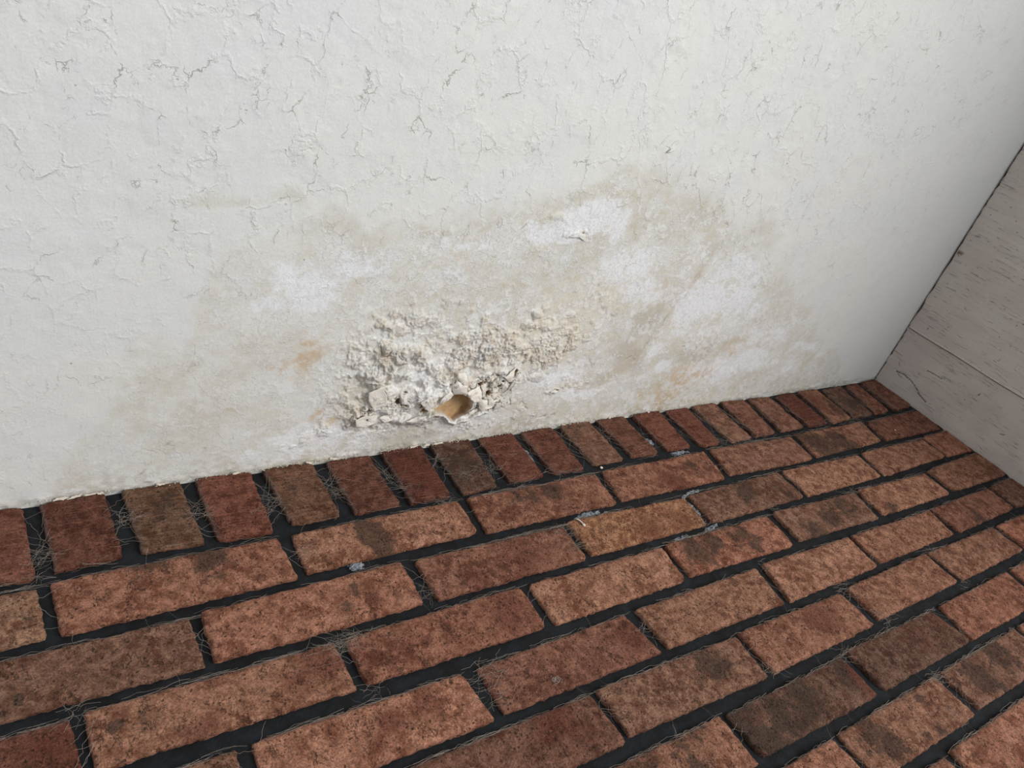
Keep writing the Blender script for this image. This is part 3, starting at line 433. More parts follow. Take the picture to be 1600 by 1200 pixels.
def wall_height(X, Z):
    wx = (fbm(X * 70, Z * 70, 3, 3) - 0.5) * 0.010; wz = (fbm(X * 70, Z * 70, 9, 3) - 0.5) * 0.010
    Xd, Zd = X + wx, Z + wz
    h = (fbm(X * 9, Z * 9, 21, 3) - 0.5) * 0.0022 + (fbm(X * 60, Z * 60, 25, 3) - 0.5) * 0.0006
    near = (np.abs(X + 1.05) < 0.45) & (Z < 0.36)
    hb = np.zeros(X.shape); holem = np.zeros(X.shape); grain = np.zeros(X.shape)
    xn, zn = X[near], Z[near]; xd, zd = Xd[near], Zd[near]
    # sagging blister (the first four swells) and the lumps on it
    swell = np.zeros(xn.shape)
    for cx, cz, rx, rz, a in BLOB[:4]:
        swell = np.maximum(swell, a * 0.001 * np.exp(-(((xd - cx) / rx) ** 2 + ((zd - cz) / rz) ** 2) * 1.1))
    lump = np.zeros(xn.shape)
    for cx, cz, rx, rz, a in BLOB[4:]:
        q = ((xd - cx) / rx) ** 2 + ((zd - cz) / rz) ** 2
        lump = np.maximum(lump, a * 0.00085 * np.clip(1.0 - q * 0.62, 0, 1) ** 0.8)
    gm = gsum(xd, zd, GRAIN, 0.8)
    thr = fbm(xn * 75, zn * 75, 31, 3)
    gmask = np.clip((gm + (thr - 0.5) * 1.9 - 0.42) * 2.4, 0, 1) * np.clip(gm * 1.5, 0, 1)
    pil = gsum(xd, zd, PILLOW, 0.9)
    bl = 1 - np.abs(2 * fbm(xd * 75, zd * 75, 43, 2) - 1) * 2.4
    bl2 = 1 - np.abs(2 * fbm(xd * 170, zd * 170, 45, 2) - 1) * 2.4
    pillow = pil * (np.clip(bl, 0, 1) * 0.0042 + np.clip(bl2, 0, 1) * 0.0022)
    f1, f2, cid = worley(xd * 300, zd * 300, 41)
    g1, g2, gid = worley(xd * 480, zd * 480, 47)
    pop = np.clip(1 - f1 * 1.25, 0, 1) * (0.3 + cid) * 0.0021 + np.clip(1 - g1 * 1.2, 0, 1) * (0.3 + gid) * 0.0012
    hh = swell * (0.8 + 0.5 * thr) + lump * (0.75 + 0.5 * fbm(xn * 160, zn * 160, 33, 2)) + pop * gmask + pillow * np.clip(0.3 + (thr - 0.4) * 4, 0, 1)
    # cracked plates to the right of the hole
    pm = np.clip(gsum(xd, zd, PLATES, 0.9) * 2.2 - 0.75, 0, 1)
    f1, f2, cid = worley(xd * 88, zd * 88, 53)
    hh = hh + pm * ((cid - 0.35) * 0.006 - (1 - sstep(0.0, 0.10, f2 - f1)) * 0.0065)
    # folded lip below the hole
    for pl, a, w in ((RIDGE, 0.008, 0.0035), (RIDGE2, 0.006, 0.005)):
        hh = hh + a * np.exp(-(line_d(xd, zd, pl) / w) ** 2)
    # the hole through the shell, and the small tears
    sd = poly_sd(xn + wx[near] * 0.25, zn + wz[near] * 0.25, HOLE)
    hm = 1 - sstep(-0.0016, 0.0004, sd)
    cav = 0.004 - 0.016 * sstep(HOLE[0][0], HOLE[7][0], xn) + (fbm(xn * 120, zn * 120, 61, 3) - 0.5) * 0.003
    hh = hh * (1 - hm) + cav * hm
    tear = np.zeros(xn.shape)
    hw = (fbm(xn * 260, zn * 260, 67, 3) - 0.5) * 0.006; hw2 = (fbm(xn * 260, zn * 260, 69, 3) - 0.5) * 0.006
    for cx, cz, rx, rz, dmm in HOLES:
        q = np.sqrt(((xd + hw - cx) / rx) ** 2 + ((zd + hw2 - cz) / rz) ** 2)
        tear = np.maximum(tear, (1 - sstep(0.75, 1.05, q)) * dmm * 0.001)
    hh = hh - tear * 1.4
    ck = np.zeros(xn.shape)
    for pl in CRACKS:
        ck = np.maximum(ck, np.exp(-(line_d(xd, zd, pl) / 0.0011) ** 2))
    ck = ck * sstep(0.38, 0.60, fbm(xn * 60, zn * 60, 65, 3))
    hh = hh - ck * 0.0011
    fade = sstep(0.004, 0.022, zn)
    hb[near] = hh * fade
    holem[near] = np.maximum(hm, np.clip(tear * 220, 0, 1) * 0.9)
    grain[near] = np.maximum(gmask, np.maximum(np.clip(lump * 200, 0, 0.7), np.clip(pillow * 180, 0, 0.6))) * (1 - hm)
    ckf = np.zeros(X.shape); ckf[near] = ck
    # ragged foot of the wall
    h = h + (fbm(X * 110, Z * 110, 71, 3) - 0.5) * 0.004 * (1 - sstep(0.0, 0.012, Z))
    return h, hb, holem, grain, ckf

H0, HB, HOLEM, GR, CK = wall_height(X, Z)
LEAN = 0.55
HT = H0 + HB
WX = X - 0.8 * LEAN * HB; WY = -HT; WZ = Z + 0.84 * LEAN * HB
WX[:, -2:] = X[:, -2:]
zfoot = (fbm(X[0] * 160, X[0] * 0 + 3.3, 77, 3) - 0.5) * 0.004

def wall_colour(X, Z):
    w1 = (fbm(X * 22, Z * 22, 81, 4) - 0.5) * 0.05; w2 = (fbm(X * 22, Z * 22, 87, 4) - 0.5) * 0.05
    Xd, Zd = X + w1, Z + w2
    n1 = fbm(X * 38, Z * 38, 91, 5, 0.6); n2 = fbm(X * 130, Z * 130, 95, 4, 0.6); n3 = fbm(X * 14, Z * 14, 99, 4)
    c = np.empty(X.shape + (3,))
    base = np.array(sc(229, 228, 223)[:3]); c[:] = base
    def lay(mask, col):
        nonlocal c
        m = np.clip(mask, 0, 1)[..., None]
        c = c * (1 - m) + np.array(sc(*col)[:3]) * m
    lay(0.25 * sstep(0.50, 0.62, n3), (222, 224, 228))
    sd = poly_sd(Xd + (n2 - 0.5) * 0.02, Zd + (n2 - 0.5) * 0.03, DAMP)
    damp = 1 - sstep(-0.02, 0.006, sd)
    lay(damp * (0.15 + 0.40 * sstep(0.40, 0.62, n1)), (219, 213, 199))
    tide = np.exp(-((sd + 0.006) / 0.008) ** 2) * sstep(0.40, 0.6, n3)
    lay(tide * 0.35, (214, 206, 188))
    lay(sstep(0.10, 0.62, gsum(Xd, Zd, BEIGE, 0.8) * (1.6 * n1 * n1 + 0.9 * n2)) * 0.70, (211, 205, 192))
    lay(sstep(0.12, 0.70, gsum(Xd, Zd, CREAM, 0.8) * (0.2 + 0.9 * n1 + 0.6 * n2)) * 0.62, (228, 220, 203))
    lay(sstep(0.15, 0.45, gsum(Xd, Zd, GREY) * (0.3 + 1.3 * n1)) * 0.7, (196, 188, 174))
    st = np.exp(-(line_d(Xd * 0.3 + X * 0.7, Zd * 0.3 + Z * 0.7, STREAK) / 0.008) ** 2)
    lay(st * 0.6, (200, 190, 172))
    lay(sstep(0.26, 0.52, gsum(Xd, Zd, WHITE, 0.6) * (0.1 + 1.7 * (0.45 * n1 + 0.55 * n2))) * 0.85, (243, 243, 245))
    lay(sstep(0.16, 0.75, gsum(Xd, Zd, ORANGE, 0.6) * (2.6 * n1 * n2 + 0.9 * (n2 - 0.3))) * 0.62, (206, 172, 126))
    low = (1 - sstep(0.0, 0.05, Z)) * sstep(0.48, 0.62, n2) * damp
    lay(low * 0.35, (180, 165, 140))
    lay(GR * sstep(0.36, 0.58, n2) * 0.7, (247, 238, 225))
    lay(GR * sstep(0.45, 0.68, fbm(X * 60, Z * 60, 111, 3)) * 0.45, (226, 206, 182))  # tan mottling, with warm bounce light of the lumps' shadows painted in
    lay(HOLEM, (190, 158, 118))
    lay(HOLEM * sstep(0.45, 0.7, n2) * 0.5, (160, 122, 84))
    lay(CK * 0.45, (120, 100, 84))
    lay((1 - sstep(0.001, 0.006, Z + (n2 - 0.5) * 0.012)) * 0.3, (160, 146, 126))
    return c, damp * (0.45 + 0.55 * sstep(-1.42, -1.15, X)) * (1 - HOLEM)

WC, DAMPM = wall_colour(X, Z)
flake = np.clip(0.55 + 0.9 * sstep(0.12, 0.5, Z) + 0.2 * (fbm(X * 5, Z * 5, 121, 3) - 0.5), 0, 1.3)
flake = flake * (1 - 0.6 * sstep(-0.6, -0.1, X)) * (1 - 0.6 * np.clip(GR, 0, 1)) * (1 - np.clip(HOLEM, 0, 1))
me = mesh_np('wall_back', np.stack([WX.ravel(), WY.ravel(), WZ.ravel()], 1), grid_faces(NX, NZ))
cattr(me, 'col', WC.reshape(-1, 3)); fattr(me, 'grain', GR); fattr(me, 'flake', flake); fattr(me, 'damp', DAMPM)
wall = link('wall_back', me, M_WALL, smooth=True)
tag(wall, 'off-white flaking plaster wall with a damp stain and burst blister', kind='structure')

# curled shells of paint still hanging on the blister and the wall
def bilinear(A, x, z):
    i = int(np.clip(np.searchsorted(xs, x) - 1, 0, NX - 2)); j = int(np.clip(np.searchsorted(zs, z) - 1, 0, NZ - 2))
    return float(A[j:j + 2, i:i + 2].mean())
def patch_height(x, z, r=0.006):
    v = [bilinear(HB, x + dx * r, z + dz * r) for dx in (-1, 0, 1) for dz in (-1, 0, 1)]
    v.sort(); return v[6]

def paint_flake(poly, k):
    rng = random.Random(100 + k)
    pts = []
    n = len(poly)
    for i in range(n):
        a, b = poly[i], poly[(i + 1) % n]
        L = math.dist(a, b); m = max(2, int(L / 0.003))
        for s in range(m):
            t = s / m
            j = 0.0 if s == 0 else 0.0007
            pts.append((a[0] + (b[0] - a[0]) * t + rng.uniform(-j, j), a[1] + (b[1] - a[1]) * t + rng.uniform(-j, j)))
    cx = sum(p[0] for p in pts) / len(pts); cz = sum(p[1] for p in pts) / len(pts)
    R = max(math.dist(p, (cx, cz)) for p in pts)
    hc = patch_height(cx, cz)
    tx, tz = rng.uniform(-0.12, 0.12), rng.uniform(-0.16, 0.10)
    curl = rng.uniform(0.06, 0.20) * (1 if rng.random() < 0.75 else -0.5)
    big = R > 0.012
    rings = (0.0, 0.35, 0.7, 0.9, 1.0)
    V = []; N = len(pts)
    def put(x, z, s, back):
        d = ((x - cx) * tx + (z - cz) * tz) + curl * R * (1 - s * s)
        hv = patch_height(x, z, 0.004)
        hh = 0.45 * hc + 0.55 * hv + 0.0016 + d + 0.0006 * rng.uniform(-1, 1) - (0.0010 if back else 0) - (0.0005 if s == 1.0 and not back else 0)
        if k in FLAT: hh = max(hh, 0.0012 if not back else 0.0004)
        V.append((x - 0.8 * LEAN * hh, -hh, z + 0.84 * LEAN * hh))
    for back in (False, True):
        put(cx, cz, 0, back)
        for s in rings[1:]:
            for p in pts:
                put(cx + (p[0] - cx) * s, cz + (p[1] - cz) * s, s, back)
    F = []
    half = 1 + 4 * N
    for off, rev in ((0, False), (half, True)):
        for i in range(N):
            j = (i + 1) % N
            f = [(off, off + 1 + i, off + 1 + j)]
            for r in range(3):
                a = off + 1 + r * N
                f.append((a + i, a + N + i, a + N + j, a + j))
            F += [tuple(reversed(q)) if rev else q for q in f]
    a = 1 + 3 * N; b = half + 1 + 3 * N
    for i in range(N):
        j = (i + 1) % N
        F.append((a + i, b + i, b + j, a + j))
    m = bpy.data.meshes.new('paint_flake'); m.from_pydata(V, [], F); m.update()
    bm = bmesh.new(); bm.from_mesh(m); bmesh.ops.recalc_face_normals(bm, faces=bm.faces); bm.to_mesh(m); bm.free()
    o = link('paint_flake', m, M_FLAT if k in FLAT else M_SHELL, wall, smooth=True)
    return o
FLAT = {19, 20, 21}
for k, pl in enumerate(FLAKES):
    paint_flake(pl, k)

# ------------------------------------------------------------------ floor: black mortar bed and bricks
fx = seg(-2.05, -0.002, 0.011); fx = np.append(fx, -0.0005); fy = np.append(seg(-0.80, -0.001, 0.006), -0.001)
FX, FY = np.meshgrid(fx, fy)
FZ = -0.0062 + (fbm(FX * 40, FY * 40, 131, 3) - 0.5) * 0.0030 + (fbm(FX * 150, FY * 150, 137, 3) - 0.5) * 0.0012
me = mesh_np('floor', np.stack([FX.ravel(), FY.ravel(), FZ.ravel()], 1), grid_faces(len(fx), len(fy)))
floor = link('floor', me, M_MORTAR, smooth=True)
tag(floor, 'brick floor of weathered red pavers laid in black mortar', kind='structure')

TONE = {'p': (153, 105, 83), 't': (146, 106, 84), 'o': (154, 108, 80), 'm': (130, 90, 72), 'r': (116, 72, 57), 'R': (102, 60, 48),
        'd': (108, 80, 65), 'D': (92, 68, 57), 'b': (108, 77, 59)}
TONES = ['rrrbrbrRdrrmrrrmmmRpdmmm', 'ttppppmpmm', '', 'rrppppmppmm', 'ttpmpppmmm', 'mmmpppppp', 'ppddpptpp', 'mppmpppp', 'ppppppp']
TONES[2] = 'mmpmompppd'

def brick(corners, tone, soldier, seed):
    rng = random.Random(seed)
    P = np.array(corners)                       # far-left, far-right, near-right, near-left
    c = P.mean(0)
    lx = np.hypot(*(P[1] - P[0])); ly = np.hypot(*(P[0] - P[3]))
    st = 0.0042
    nx = max(5, int(lx / st)); ny = max(5, int(ly / st))
    def knots(n, L):
        e = min(0.0018 / L, 0.2)
        return np.concatenate([[0, e, e * 2.6], np.linspace(e * 2.6, 1 - e * 2.6, n)[1:-1], [1 - e * 2.6, 1 - e, 1]])
    u = knots(nx, lx); v = knots(ny, ly)
    U, V = np.meshgrid(u, v)
    def bil(U, V):
        return ((P[0][None, None] * ((1 - U) * V)[..., None]) + (P[1][None, None] * (U * V)[..., None]) +
                (P[2][None, None] * (U * (1 - V))[..., None]) + (P[3][None, None] * ((1 - U) * (1 - V))[..., None]))
    W = bil(U, V); wx, wy = W[..., 0].copy(), W[..., 1].copy()
    de = np.minimum(np.minimum(U, 1 - U) * lx, np.minimum(V, 1 - V) * ly)
    # ragged arrises: push the rim in and out, more at the corners
    amp = 0.0024 if soldier else 0.0019
    k = sstep(0.010, 0.0, de)
    wob = (fbm(wx * 150 + seed, wy * 150, seed, 3) - 0.5) * 2
    wob2 = (fbm(wx * 420 + seed, wy * 420, seed + 3, 2) - 0.5) * 2
    inx = (0.5 - U) * 2; iny = (0.5 - V) * 2
    gx = np.where(np.minimum(U, 1 - U) * lx < np.minimum(V, 1 - V) * ly + 0.002, np.sign(inx), 0)
    gy = np.where(np.minimum(V, 1 - V) * ly < np.minimum(U, 1 - U) * lx + 0.002, np.sign(iny), 0)
    push = k * (amp * wob * 0.5 + amp * 0.6 * wob2 - 0.0006)
    wx += gx * push; wy += gy * push
    cd = np.sqrt((np.minimum(U, 1 - U) * lx) ** 2 + (np.minimum(V, 1 - V) * ly) ** 2)
    ck = sstep(0.0055, 0.0, cd) * (0.0003 + 0.0012 * rng.random())
    wx += np.sign(inx) * ck; wy += np.sign(iny) * ck
    z = (fbm(wx * 34 + seed * 3, wy * 34, seed + 5, 3) - 0.5) * 0.0030 + (fbm(wx * 240, wy * 240 + seed, seed + 7, 3) - 0.5) * 0.0018
    z += -0.0012 * sstep(0.0026, 0.0, de) - 0.0005 * sstep(0.010, 0.0, de)
    z += rng.uniform(-0.0008, 0.0008) + rng.uniform(-0.006, 0.006) * (wx - c[0]) + rng.uniform(-0.012, 0.012) * (wy - c[1])
    ny_, nx_ = U.shape
    top = np.stack([wx - c[0], wy - c[1], z], -1).reshape(-1, 3)
    F = [grid_faces(nx_, ny_)]
    # rim loop going round, with two lower rings for the sides
    idx = np.arange(nx_ * ny_).reshape(ny_, nx_)
    rim = np.concatenate([idx[0, :-1], idx[:-1, -1], idx[-1, :0:-1], idx[:0:-1, 0]])
    n = len(rim); base = len(top)
    rows = [rim]; Vx = [top]
    for zz, gr in ((-0.0045, 1.004), (-0.014, 1.0)):
        r = top[rim].copy(); r[:, :2] *= gr
        r[:, 2] = zz
        r[:, :2] += np.array([[rng.uniform(-.0005, .0005), rng.uniform(-.0005, .0005)] for _ in range(n)])
        Vx.append(r); rows.append(np.arange(base, base + n)); base += n
    for a, b in zip(rows[:-1], rows[1:]):
        F.append(np.stack([a, b, np.roll(b, -1), np.roll(a, -1)], 1))
    Vs = np.concatenate(Vx)
    Vs[:, 0] = np.minimum(Vs[:, 0], -0.0009 - c[0]); Vs[:, 1] = np.minimum(Vs[:, 1], -0.0009 - c[1])
    me = mesh_np('brick', Vs, np.concatenate(F))
    ax, ay = Vs[:, 0] + c[0], Vs[:, 1] + c[1]
    for nm, L in (('stain', STAINS), ('red', RED)):
        s = np.zeros(len(Vs))
        for sx, sy, sr, a in L:
            if abs(sx - c[0]) < lx / 2 + 0.004 and abs(sy - c[1]) < ly / 2 + 0.004:
                s = np.maximum(s, a * np.exp(-((ax - sx) ** 2 + (ay - sy) ** 2) / (sr * 1.15) ** 2))
        fattr(me, nm, s)
    far = np.zeros(len(Vs)); far[:len(top)] = (sstep(0.006, 0.0, (1 - V) * ly) * 0.8).ravel()
    if soldier: far[:len(top)] = np.maximum(far[:len(top)] * 0.6, (sstep(0.008, 0.0, U * lx) * 0.8).ravel())
    fattr(me, 'edge', far)
    o = link('brick', me, M_SOLD if soldier else M_BRICK, floor, smooth=True)
    o.location = (c[0], c[1], 0)
    r, g, b = TONE[tone]; j = rng.uniform(0.93, 1.07); k2 = rng.uniform(0.96, 1.04)
    q = sc(min(255, r * j), min(255, g * j * k2), min(255, b * j * k2))
    o.color = (q[0], q[1], q[2], 1)
    return o

for ri, row in enumerate(BRICKS):
    for bi, cs in enumerate(row):
        ts = TONES[ri]
        brick(cs, ts[bi] if bi < len(ts) else 'm', ri == 0, ri * 40 + bi + 1)

# white lime smears left on the mortar
def smear(poly, k):
    rng = random.Random(300 + k)
    pts = []
    n = len(poly)
    for i in range(n):
        a, b = poly[i], poly[(i + 1) % n]
        m = max(3, int(math.dist(a, b) / 0.002))
        for s in range(m):
            t = s / m
            pts.append((a[0] + (b[0] - a[0]) * t + rng.uniform(-.0018, .0018), a[1] + (b[1] - a[1]) * t + rng.uniform(-.0018, .0018)))
    cx = sum(p[0] for p in pts) / len(pts); cy = sum(p[1] for p in pts) / len(pts)
    V = [(cx, cy, -0.0038)]
    for s, z in ((0.55, -0.0040), (0.9, -0.0046), (1.05, -0.0078)):
        for p in pts: V.append((cx + (p[0] - cx) * s, cy + (p[1] - cy) * s, z + rng.uniform(-.0006, .0006)))
    N = len(pts); F = [(0, 1 + i, 1 + (i + 1) % N) for i in range(N)]
    for r in range(2):
        a = 1 + r * N
        F += [(a + i, a + N + i, a + N + (i + 1) % N, a + (i + 1) % N) for i in range(N)]
    m = bpy.data.meshes.new('lime_smear'); m.from_pydata(V, [], F); m.update()
    o = link('lime_smear', m, M_SMEAR, floor, smooth=True)
    o['label'] = 'whitish lime smear on the black mortar'
for k, pl in enumerate(SMEARS): smear(pl, k)

# ------------------------------------------------------------------ right wall: two painted boards on dark backing
def box_mesh(name, x0, x1, y0, y1, z0, z1):
    V = [(x, y, z) for x in (x0, x1) for y in (y0, y1) for z in (z0, z1)]
    F = [(0, 1, 3, 2), (4, 6, 7, 5), (0, 4, 5, 1), (2, 3, 7, 6), (0, 2, 6, 4), (1, 5, 7, 3)]
    m = bpy.data.meshes.new(name); m.from_pydata(V, [], F); m.update(); return m
wr = link('wall_right', box_mesh('wall_right', 0.010, 0.09, -0.86, 0.06, -0.03, 1.72), M_GAP)
tag(wr, 'taupe painted board wall right of the white plaster', kind='structure')

def board(y_near, y_far, z0f, z1f, xface, seed, lip):
    """board face towards -x; z0f/z1f give its lower and upper edges along y"""
    ys = np.append(seg(y_near, y_far, 0.0028), y_far)
    tall = 1.55 if lip else 0.14
    low = np.array([0, 0.0005, 0.0010, 0.0016, 0.0023, 0.0032, 0.0044, 0.006, 0.009]) / tall
    tz = np.concatenate([low, np.linspace(0.012 if lip else 0.10, 0.96, 150 if lip else 70), [0.985, 0.992, 1.0]])
    Y, T = np.meshgrid(ys, tz)
    z0 = z0f(Y); z1 = z1f(Y); ZZ = z0 + (z1 - z0) * T
    jag = (fbm(ZZ * 120, ZZ * 0 + seed, seed, 3) - 0.6) * 0.005 * sstep(y_far - 0.02, y_far, Y)
    Yj = Y + jag
    d = (fbm(Y * 8, ZZ * 8, seed + 1, 3) - 0.5) * 0.0015
    dz = ZZ - z0
    Xf = xface + d
    if lip:
        Xf = Xf - 0.0011 * np.exp(-((dz - 0.0014) / 0.0010) ** 2)
    Xf = Xf + 0.0012 * sstep(0.0007, 0.0, dz) + 0.0008 * sstep(0.0012, 0.0, z1 - ZZ)
    ny_, nx_ = Y.shape
    Vt = np.stack([Xf.ravel(), Yj.ravel(), ZZ.ravel()], 1)
    F = [grid_faces(nx_, ny_)]
    idx = np.arange(nx_ * ny_).reshape(ny_, nx_)
    rim = np.concatenate([idx[0, :-1], idx[:-1, -1], idx[-1, :0:-1], idx[:0:-1, 0]])
    r = Vt[rim].copy(); r[:, 0] = 0.0102
    b = np.arange(len(Vt), len(Vt) + len(rim))
    F.append(np.stack([rim, b, np.roll(b, -1), np.roll(rim, -1)], 1))
    V = np.concatenate([Vt, r]); Fs = np.concatenate(F)[:, ::-1]
    me = mesh_np('board', V, Fs)
    mk = np.zeros(len(V))
    for i, pl in enumerate(BMARKS):
        w = 0.0024 if i in (0, 5, 6) else 0.0016
        mk = np.maximum(mk, np.exp(-(line_d(V[:, 1], V[:, 2], pl) / w) ** 2))
    # grime along the joint with the plaster
    gsp = sstep(0.02, 0.0, -V[:, 1]) * sstep(0.58, 0.70, fbm(V[:, 1] * 90, V[:, 2] * 60, 141, 3)) * 0.8
    fattr(me, 'mark', np.maximum(mk, gsp))
    return link('board', me, M_BOARD, wr, smooth=True)
seam = lambda Y: 0.1345 - 0.012 * Y + 0.0006 * np.sin(Y * 40)
board(-0.84, -0.0014, lambda Y: -0.004 + (fbm(Y * 60, Y * 0, 151, 3) - 0.5) * 0.004, lambda Y: seam(Y) - 0.0017, 0.0010, 161, False)
board(-0.84, -0.0040, lambda Y: seam(Y) + 0.0004, lambda Y: Y * 0 + 1.70, -0.0016, 171, True)

# ------------------------------------------------------------------ small loose things
def tube(V, F, pts, r, sides=3):
    n0 = len(V); n = len(pts)
    for i, p in enumerate(pts):
        a = Vector(pts[max(0, i - 1)]); b = Vector(pts[min(n - 1, i + 1)])
        d = (b - a); d = d.normalized() if d.length > 1e-9 else Vector((1, 0, 0))
        s = d.cross(Vector((0.13, 0.31, 0.94))).normalized(); w = d.cross(s)
        rr = r[i] if isinstance(r, (list, tuple)) else r
        for k in range(sides):
            t = 2 * math.pi * k / sides
            q = Vector(p) + (s * math.cos(t) + w * math.sin(t)) * rr
            V.append(tuple(q))
    for i in range(n - 1):
        for k in range(sides):
            a = n0 + i * sides + k; b = n0 + i * sides + (k + 1) % sides
            F.append((a, b, b + sides, a + sides))
    if sides > 3:
        F.append(tuple(range(n0 + sides - 1, n0 - 1, -1)))
        F.append(tuple(n0 + (n - 1) * sides + k for k in range(sides)))

def py_mesh(name, V, F):
    m = bpy.data.meshes.new(name); m.from_pydata(V, [], F); m.update(); return m

rng = random.Random(11)
V, F = [], []
def strand(a, b, sag=0.0, jit=0.0012, r=0.00018, step=0.006):
    n = max(3, int(math.dist(a, b) / step)); pts = []
    ox = oy = oz = 0.0
    for i in range(n + 1):
        t = i / n; env = math.sin(math.pi * t)
        ox = ox * 0.7 + rng.uniform(-jit, jit); oy = oy * 0.7 + rng.uniform(-jit, jit); oz = oz * 0.7 + rng.uniform(-jit, jit) * 0.5
        pts.append((a[0] + (b[0] - a[0]) * t + ox * env, min(-0.0012, a[1] + (b[1] - a[1]) * t + oy * env), max(-0.005, a[2] + (b[2] - a[2]) * t + oz * env - sag * env)))
    tube(V, F, pts, r)
def lerp(p, q, t): return (p[0] + (q[0] - p[0]) * t, p[1] + (q[1] - p[1]) * t)
for ri, row in enumerate(BRICKS):
    for bi, cs in enumerate(row):
        fl, fr, nr, nl = cs
        if ri > 0:                                   # threads slung along the far arris of each paver
            dens = rng.choice((10, 16, 22, 30, 40))
            for _ in range(dens):
                t0 = rng.uniform(-0.04, 0.95); t1 = min(1.05, t0 + rng.uniform(0.04, 0.22))
                a = lerp(fl, fr, t0); b = lerp(fl, fr, t1)
                d0, d1 = rng.gauss(0.0003, 0.0013), rng.gauss(0.0003, 0.0013)
                strand((a[0], a[1] + d0, rng.uniform(-0.0015, 0.0012)), (b[0], b[1] + d1, rng.uniform(-0.0015, 0.0012)), 0.0, 0.0017, rng.uniform(0.00007, 0.00014))
            for _ in range(rng.choice((0, 1, 1, 2, 3))):     # short threads across the bed joint
                a = lerp(fl, fr, rng.uniform(0, 1)); w = rng.uniform(0.010, 0.024)
                strand((a[0], a[1] - 0.002, 0.0008), (a[0] + rng.uniform(-0.012, 0.012), a[1] + w, 0.0008), 0.001, 0.0012, rng.uniform(0.00007, 0.00013), 0.004)
        if bi + 1 < len(row):                        # threads across the head joint
            nb = row[bi + 1]
            for _ in range(rng.choice((4, 7, 10)) if ri == 0 else rng.choice((1, 3, 5))):
                a = lerp(fr, nr, rng.uniform(0, 1)); b = lerp(nb[0], nb[3], rng.uniform(0, 1))
                ex = rng.uniform(0, 0.006)
                strand((a[0] - ex, a[1], 0.0006), (b[0] + ex, b[1], 0.0006), rng.uniform(0, 0.0025), 0.0016, rng.uniform(0.00007, 0.00014), 0.003)
        if ri == 0 and bi + 0 < len(row):            # fuzz on the soldier ends
            for _ in range(rng.choice((2, 4, 7))):
                a = lerp(nl, nr, rng.uniform(0, 1)); b = lerp(nl, nr, rng.uniform(0, 1))
                strand((a[0], a[1] + rng.uniform(-0.012, 0.004), 0.0004), (b[0], b[1] + rng.uniform(-0.012, 0.006), 0.0004), 0.001, 0.0018, rng.uniform(0.00007, 0.00013), 0.004)
        for _ in range(rng.choice((0, 1, 1, 2))):    # loose hairs on the brick face
            a = lerp(lerp(fl, fr, rng.random()), lerp(nl, nr, rng.random()), rng.random())
            th = rng.uniform(0, 6.28); L = rng.uniform(0.008, 0.03)
            strand((a[0], a[1], 0.0016), (a[0] + L * math.cos(th), a[1] + L * 0.6 * math.sin(th), 0.0016), -0.0004, 0.0016, 0.00011, 0.003)
for x, y, n in WEBS:                                 # denser tangles
    for _ in range(int(n * 1.6)):
        th = rng.uniform(0, 6.28); L = rng.uniform(0.005, 0.022); c0 = (x + rng.gauss(0, 0.009), y + rng.gauss(0, 0.006))
        strand((c0[0] - L * math.cos(th), c0[1] - L * 0.6 * math.sin(th), rng.uniform(-0.001, 0.002)), (c0[0] + L * math.cos(th), c0[1] + L * 0.6 * math.sin(th), rng.uniform(-0.001, 0.002)), rng.uniform(-0.001, 0.001), 0.0018, rng.uniform(0.00007, 0.00014), 0.003)
web = link('cobweb', py_mesh('cobweb', V, F), M_WEB)
tag(web, 'fine grey cobweb threads strung across the black joints between bricks', 'cobweb', kind='stuff')

# splinter lying across the corner of a tan brick
s0, s1 = POINTS['splinter0'], POINTS['splinter1']
V, F = [], []
pts = []; rad = []
for i in range(12):
    t = i / 11
    p = lerp(s0, s1, t)
    pts.append((p[0] + 0.0008 * math.sin(t * 5), p[1], 0.0022 + 0.0008 * math.sin(t * 3)))
    rad.append(0.0009 if 0 < i < 9 else (0.0004 if i == 0 else (0.0018 if i < 11 else 0.0008)))
tube(V, F, pts, rad, 7)
tag(link('splinter', py_mesh('splinter', V, F), M_WHITE, smooth=True), 'thin white splinter with a blunt knob lying on the tan brick corner', 'splinter')

def lump(name, loc, size, mat, label, cat, seed, group=None, flat=1.0, subdiv=2, rough=0.35):
    bm = bmesh.new(); bmesh.ops.create_icosphere(bm, subdivisions=subdiv, radius=1.0)
    r = random.Random(seed)
    ax = [Vector((r.uniform(-1, 1), r.uniform(-1, 1), r.uniform(-1, 1))).normalized() for _ in range(9)]
    am = [r.uniform(-rough, rough) for _ in ax]
    for v in bm.verts:
        k = 1 + sum(a * max(0, v.co.dot(d)) ** 4 for d, a in zip(ax, am))
        v.co = Vector((v.co.x * size[0] * k, v.co.y * size[1] * k, v.co.z * size[2] * k))
    zmin = min(v.co.z for v in bm.verts)
    for v in bm.verts: v.co.z -= zmin
    m = bpy.data.meshes.new(name); bm.to_mesh(m); bm.free()
    o = link(name, m, mat, smooth=True); o.location = loc
    o.rotation_euler = (0, 0, r.uniform(0, 3))
    return tag(o, label, cat, group)
p = POINTS['crumb']
lump('plaster_crumb', (p[0], p[1], -0.0052), (0.0026, 0.0019, 0.0016), M_CHIP, 'tiny white plaster crumb in the black joint below the upright bricks', 'crumb', 5)
p = POINTS['lint']
V, F = [], []
r3 = random.Random(14)
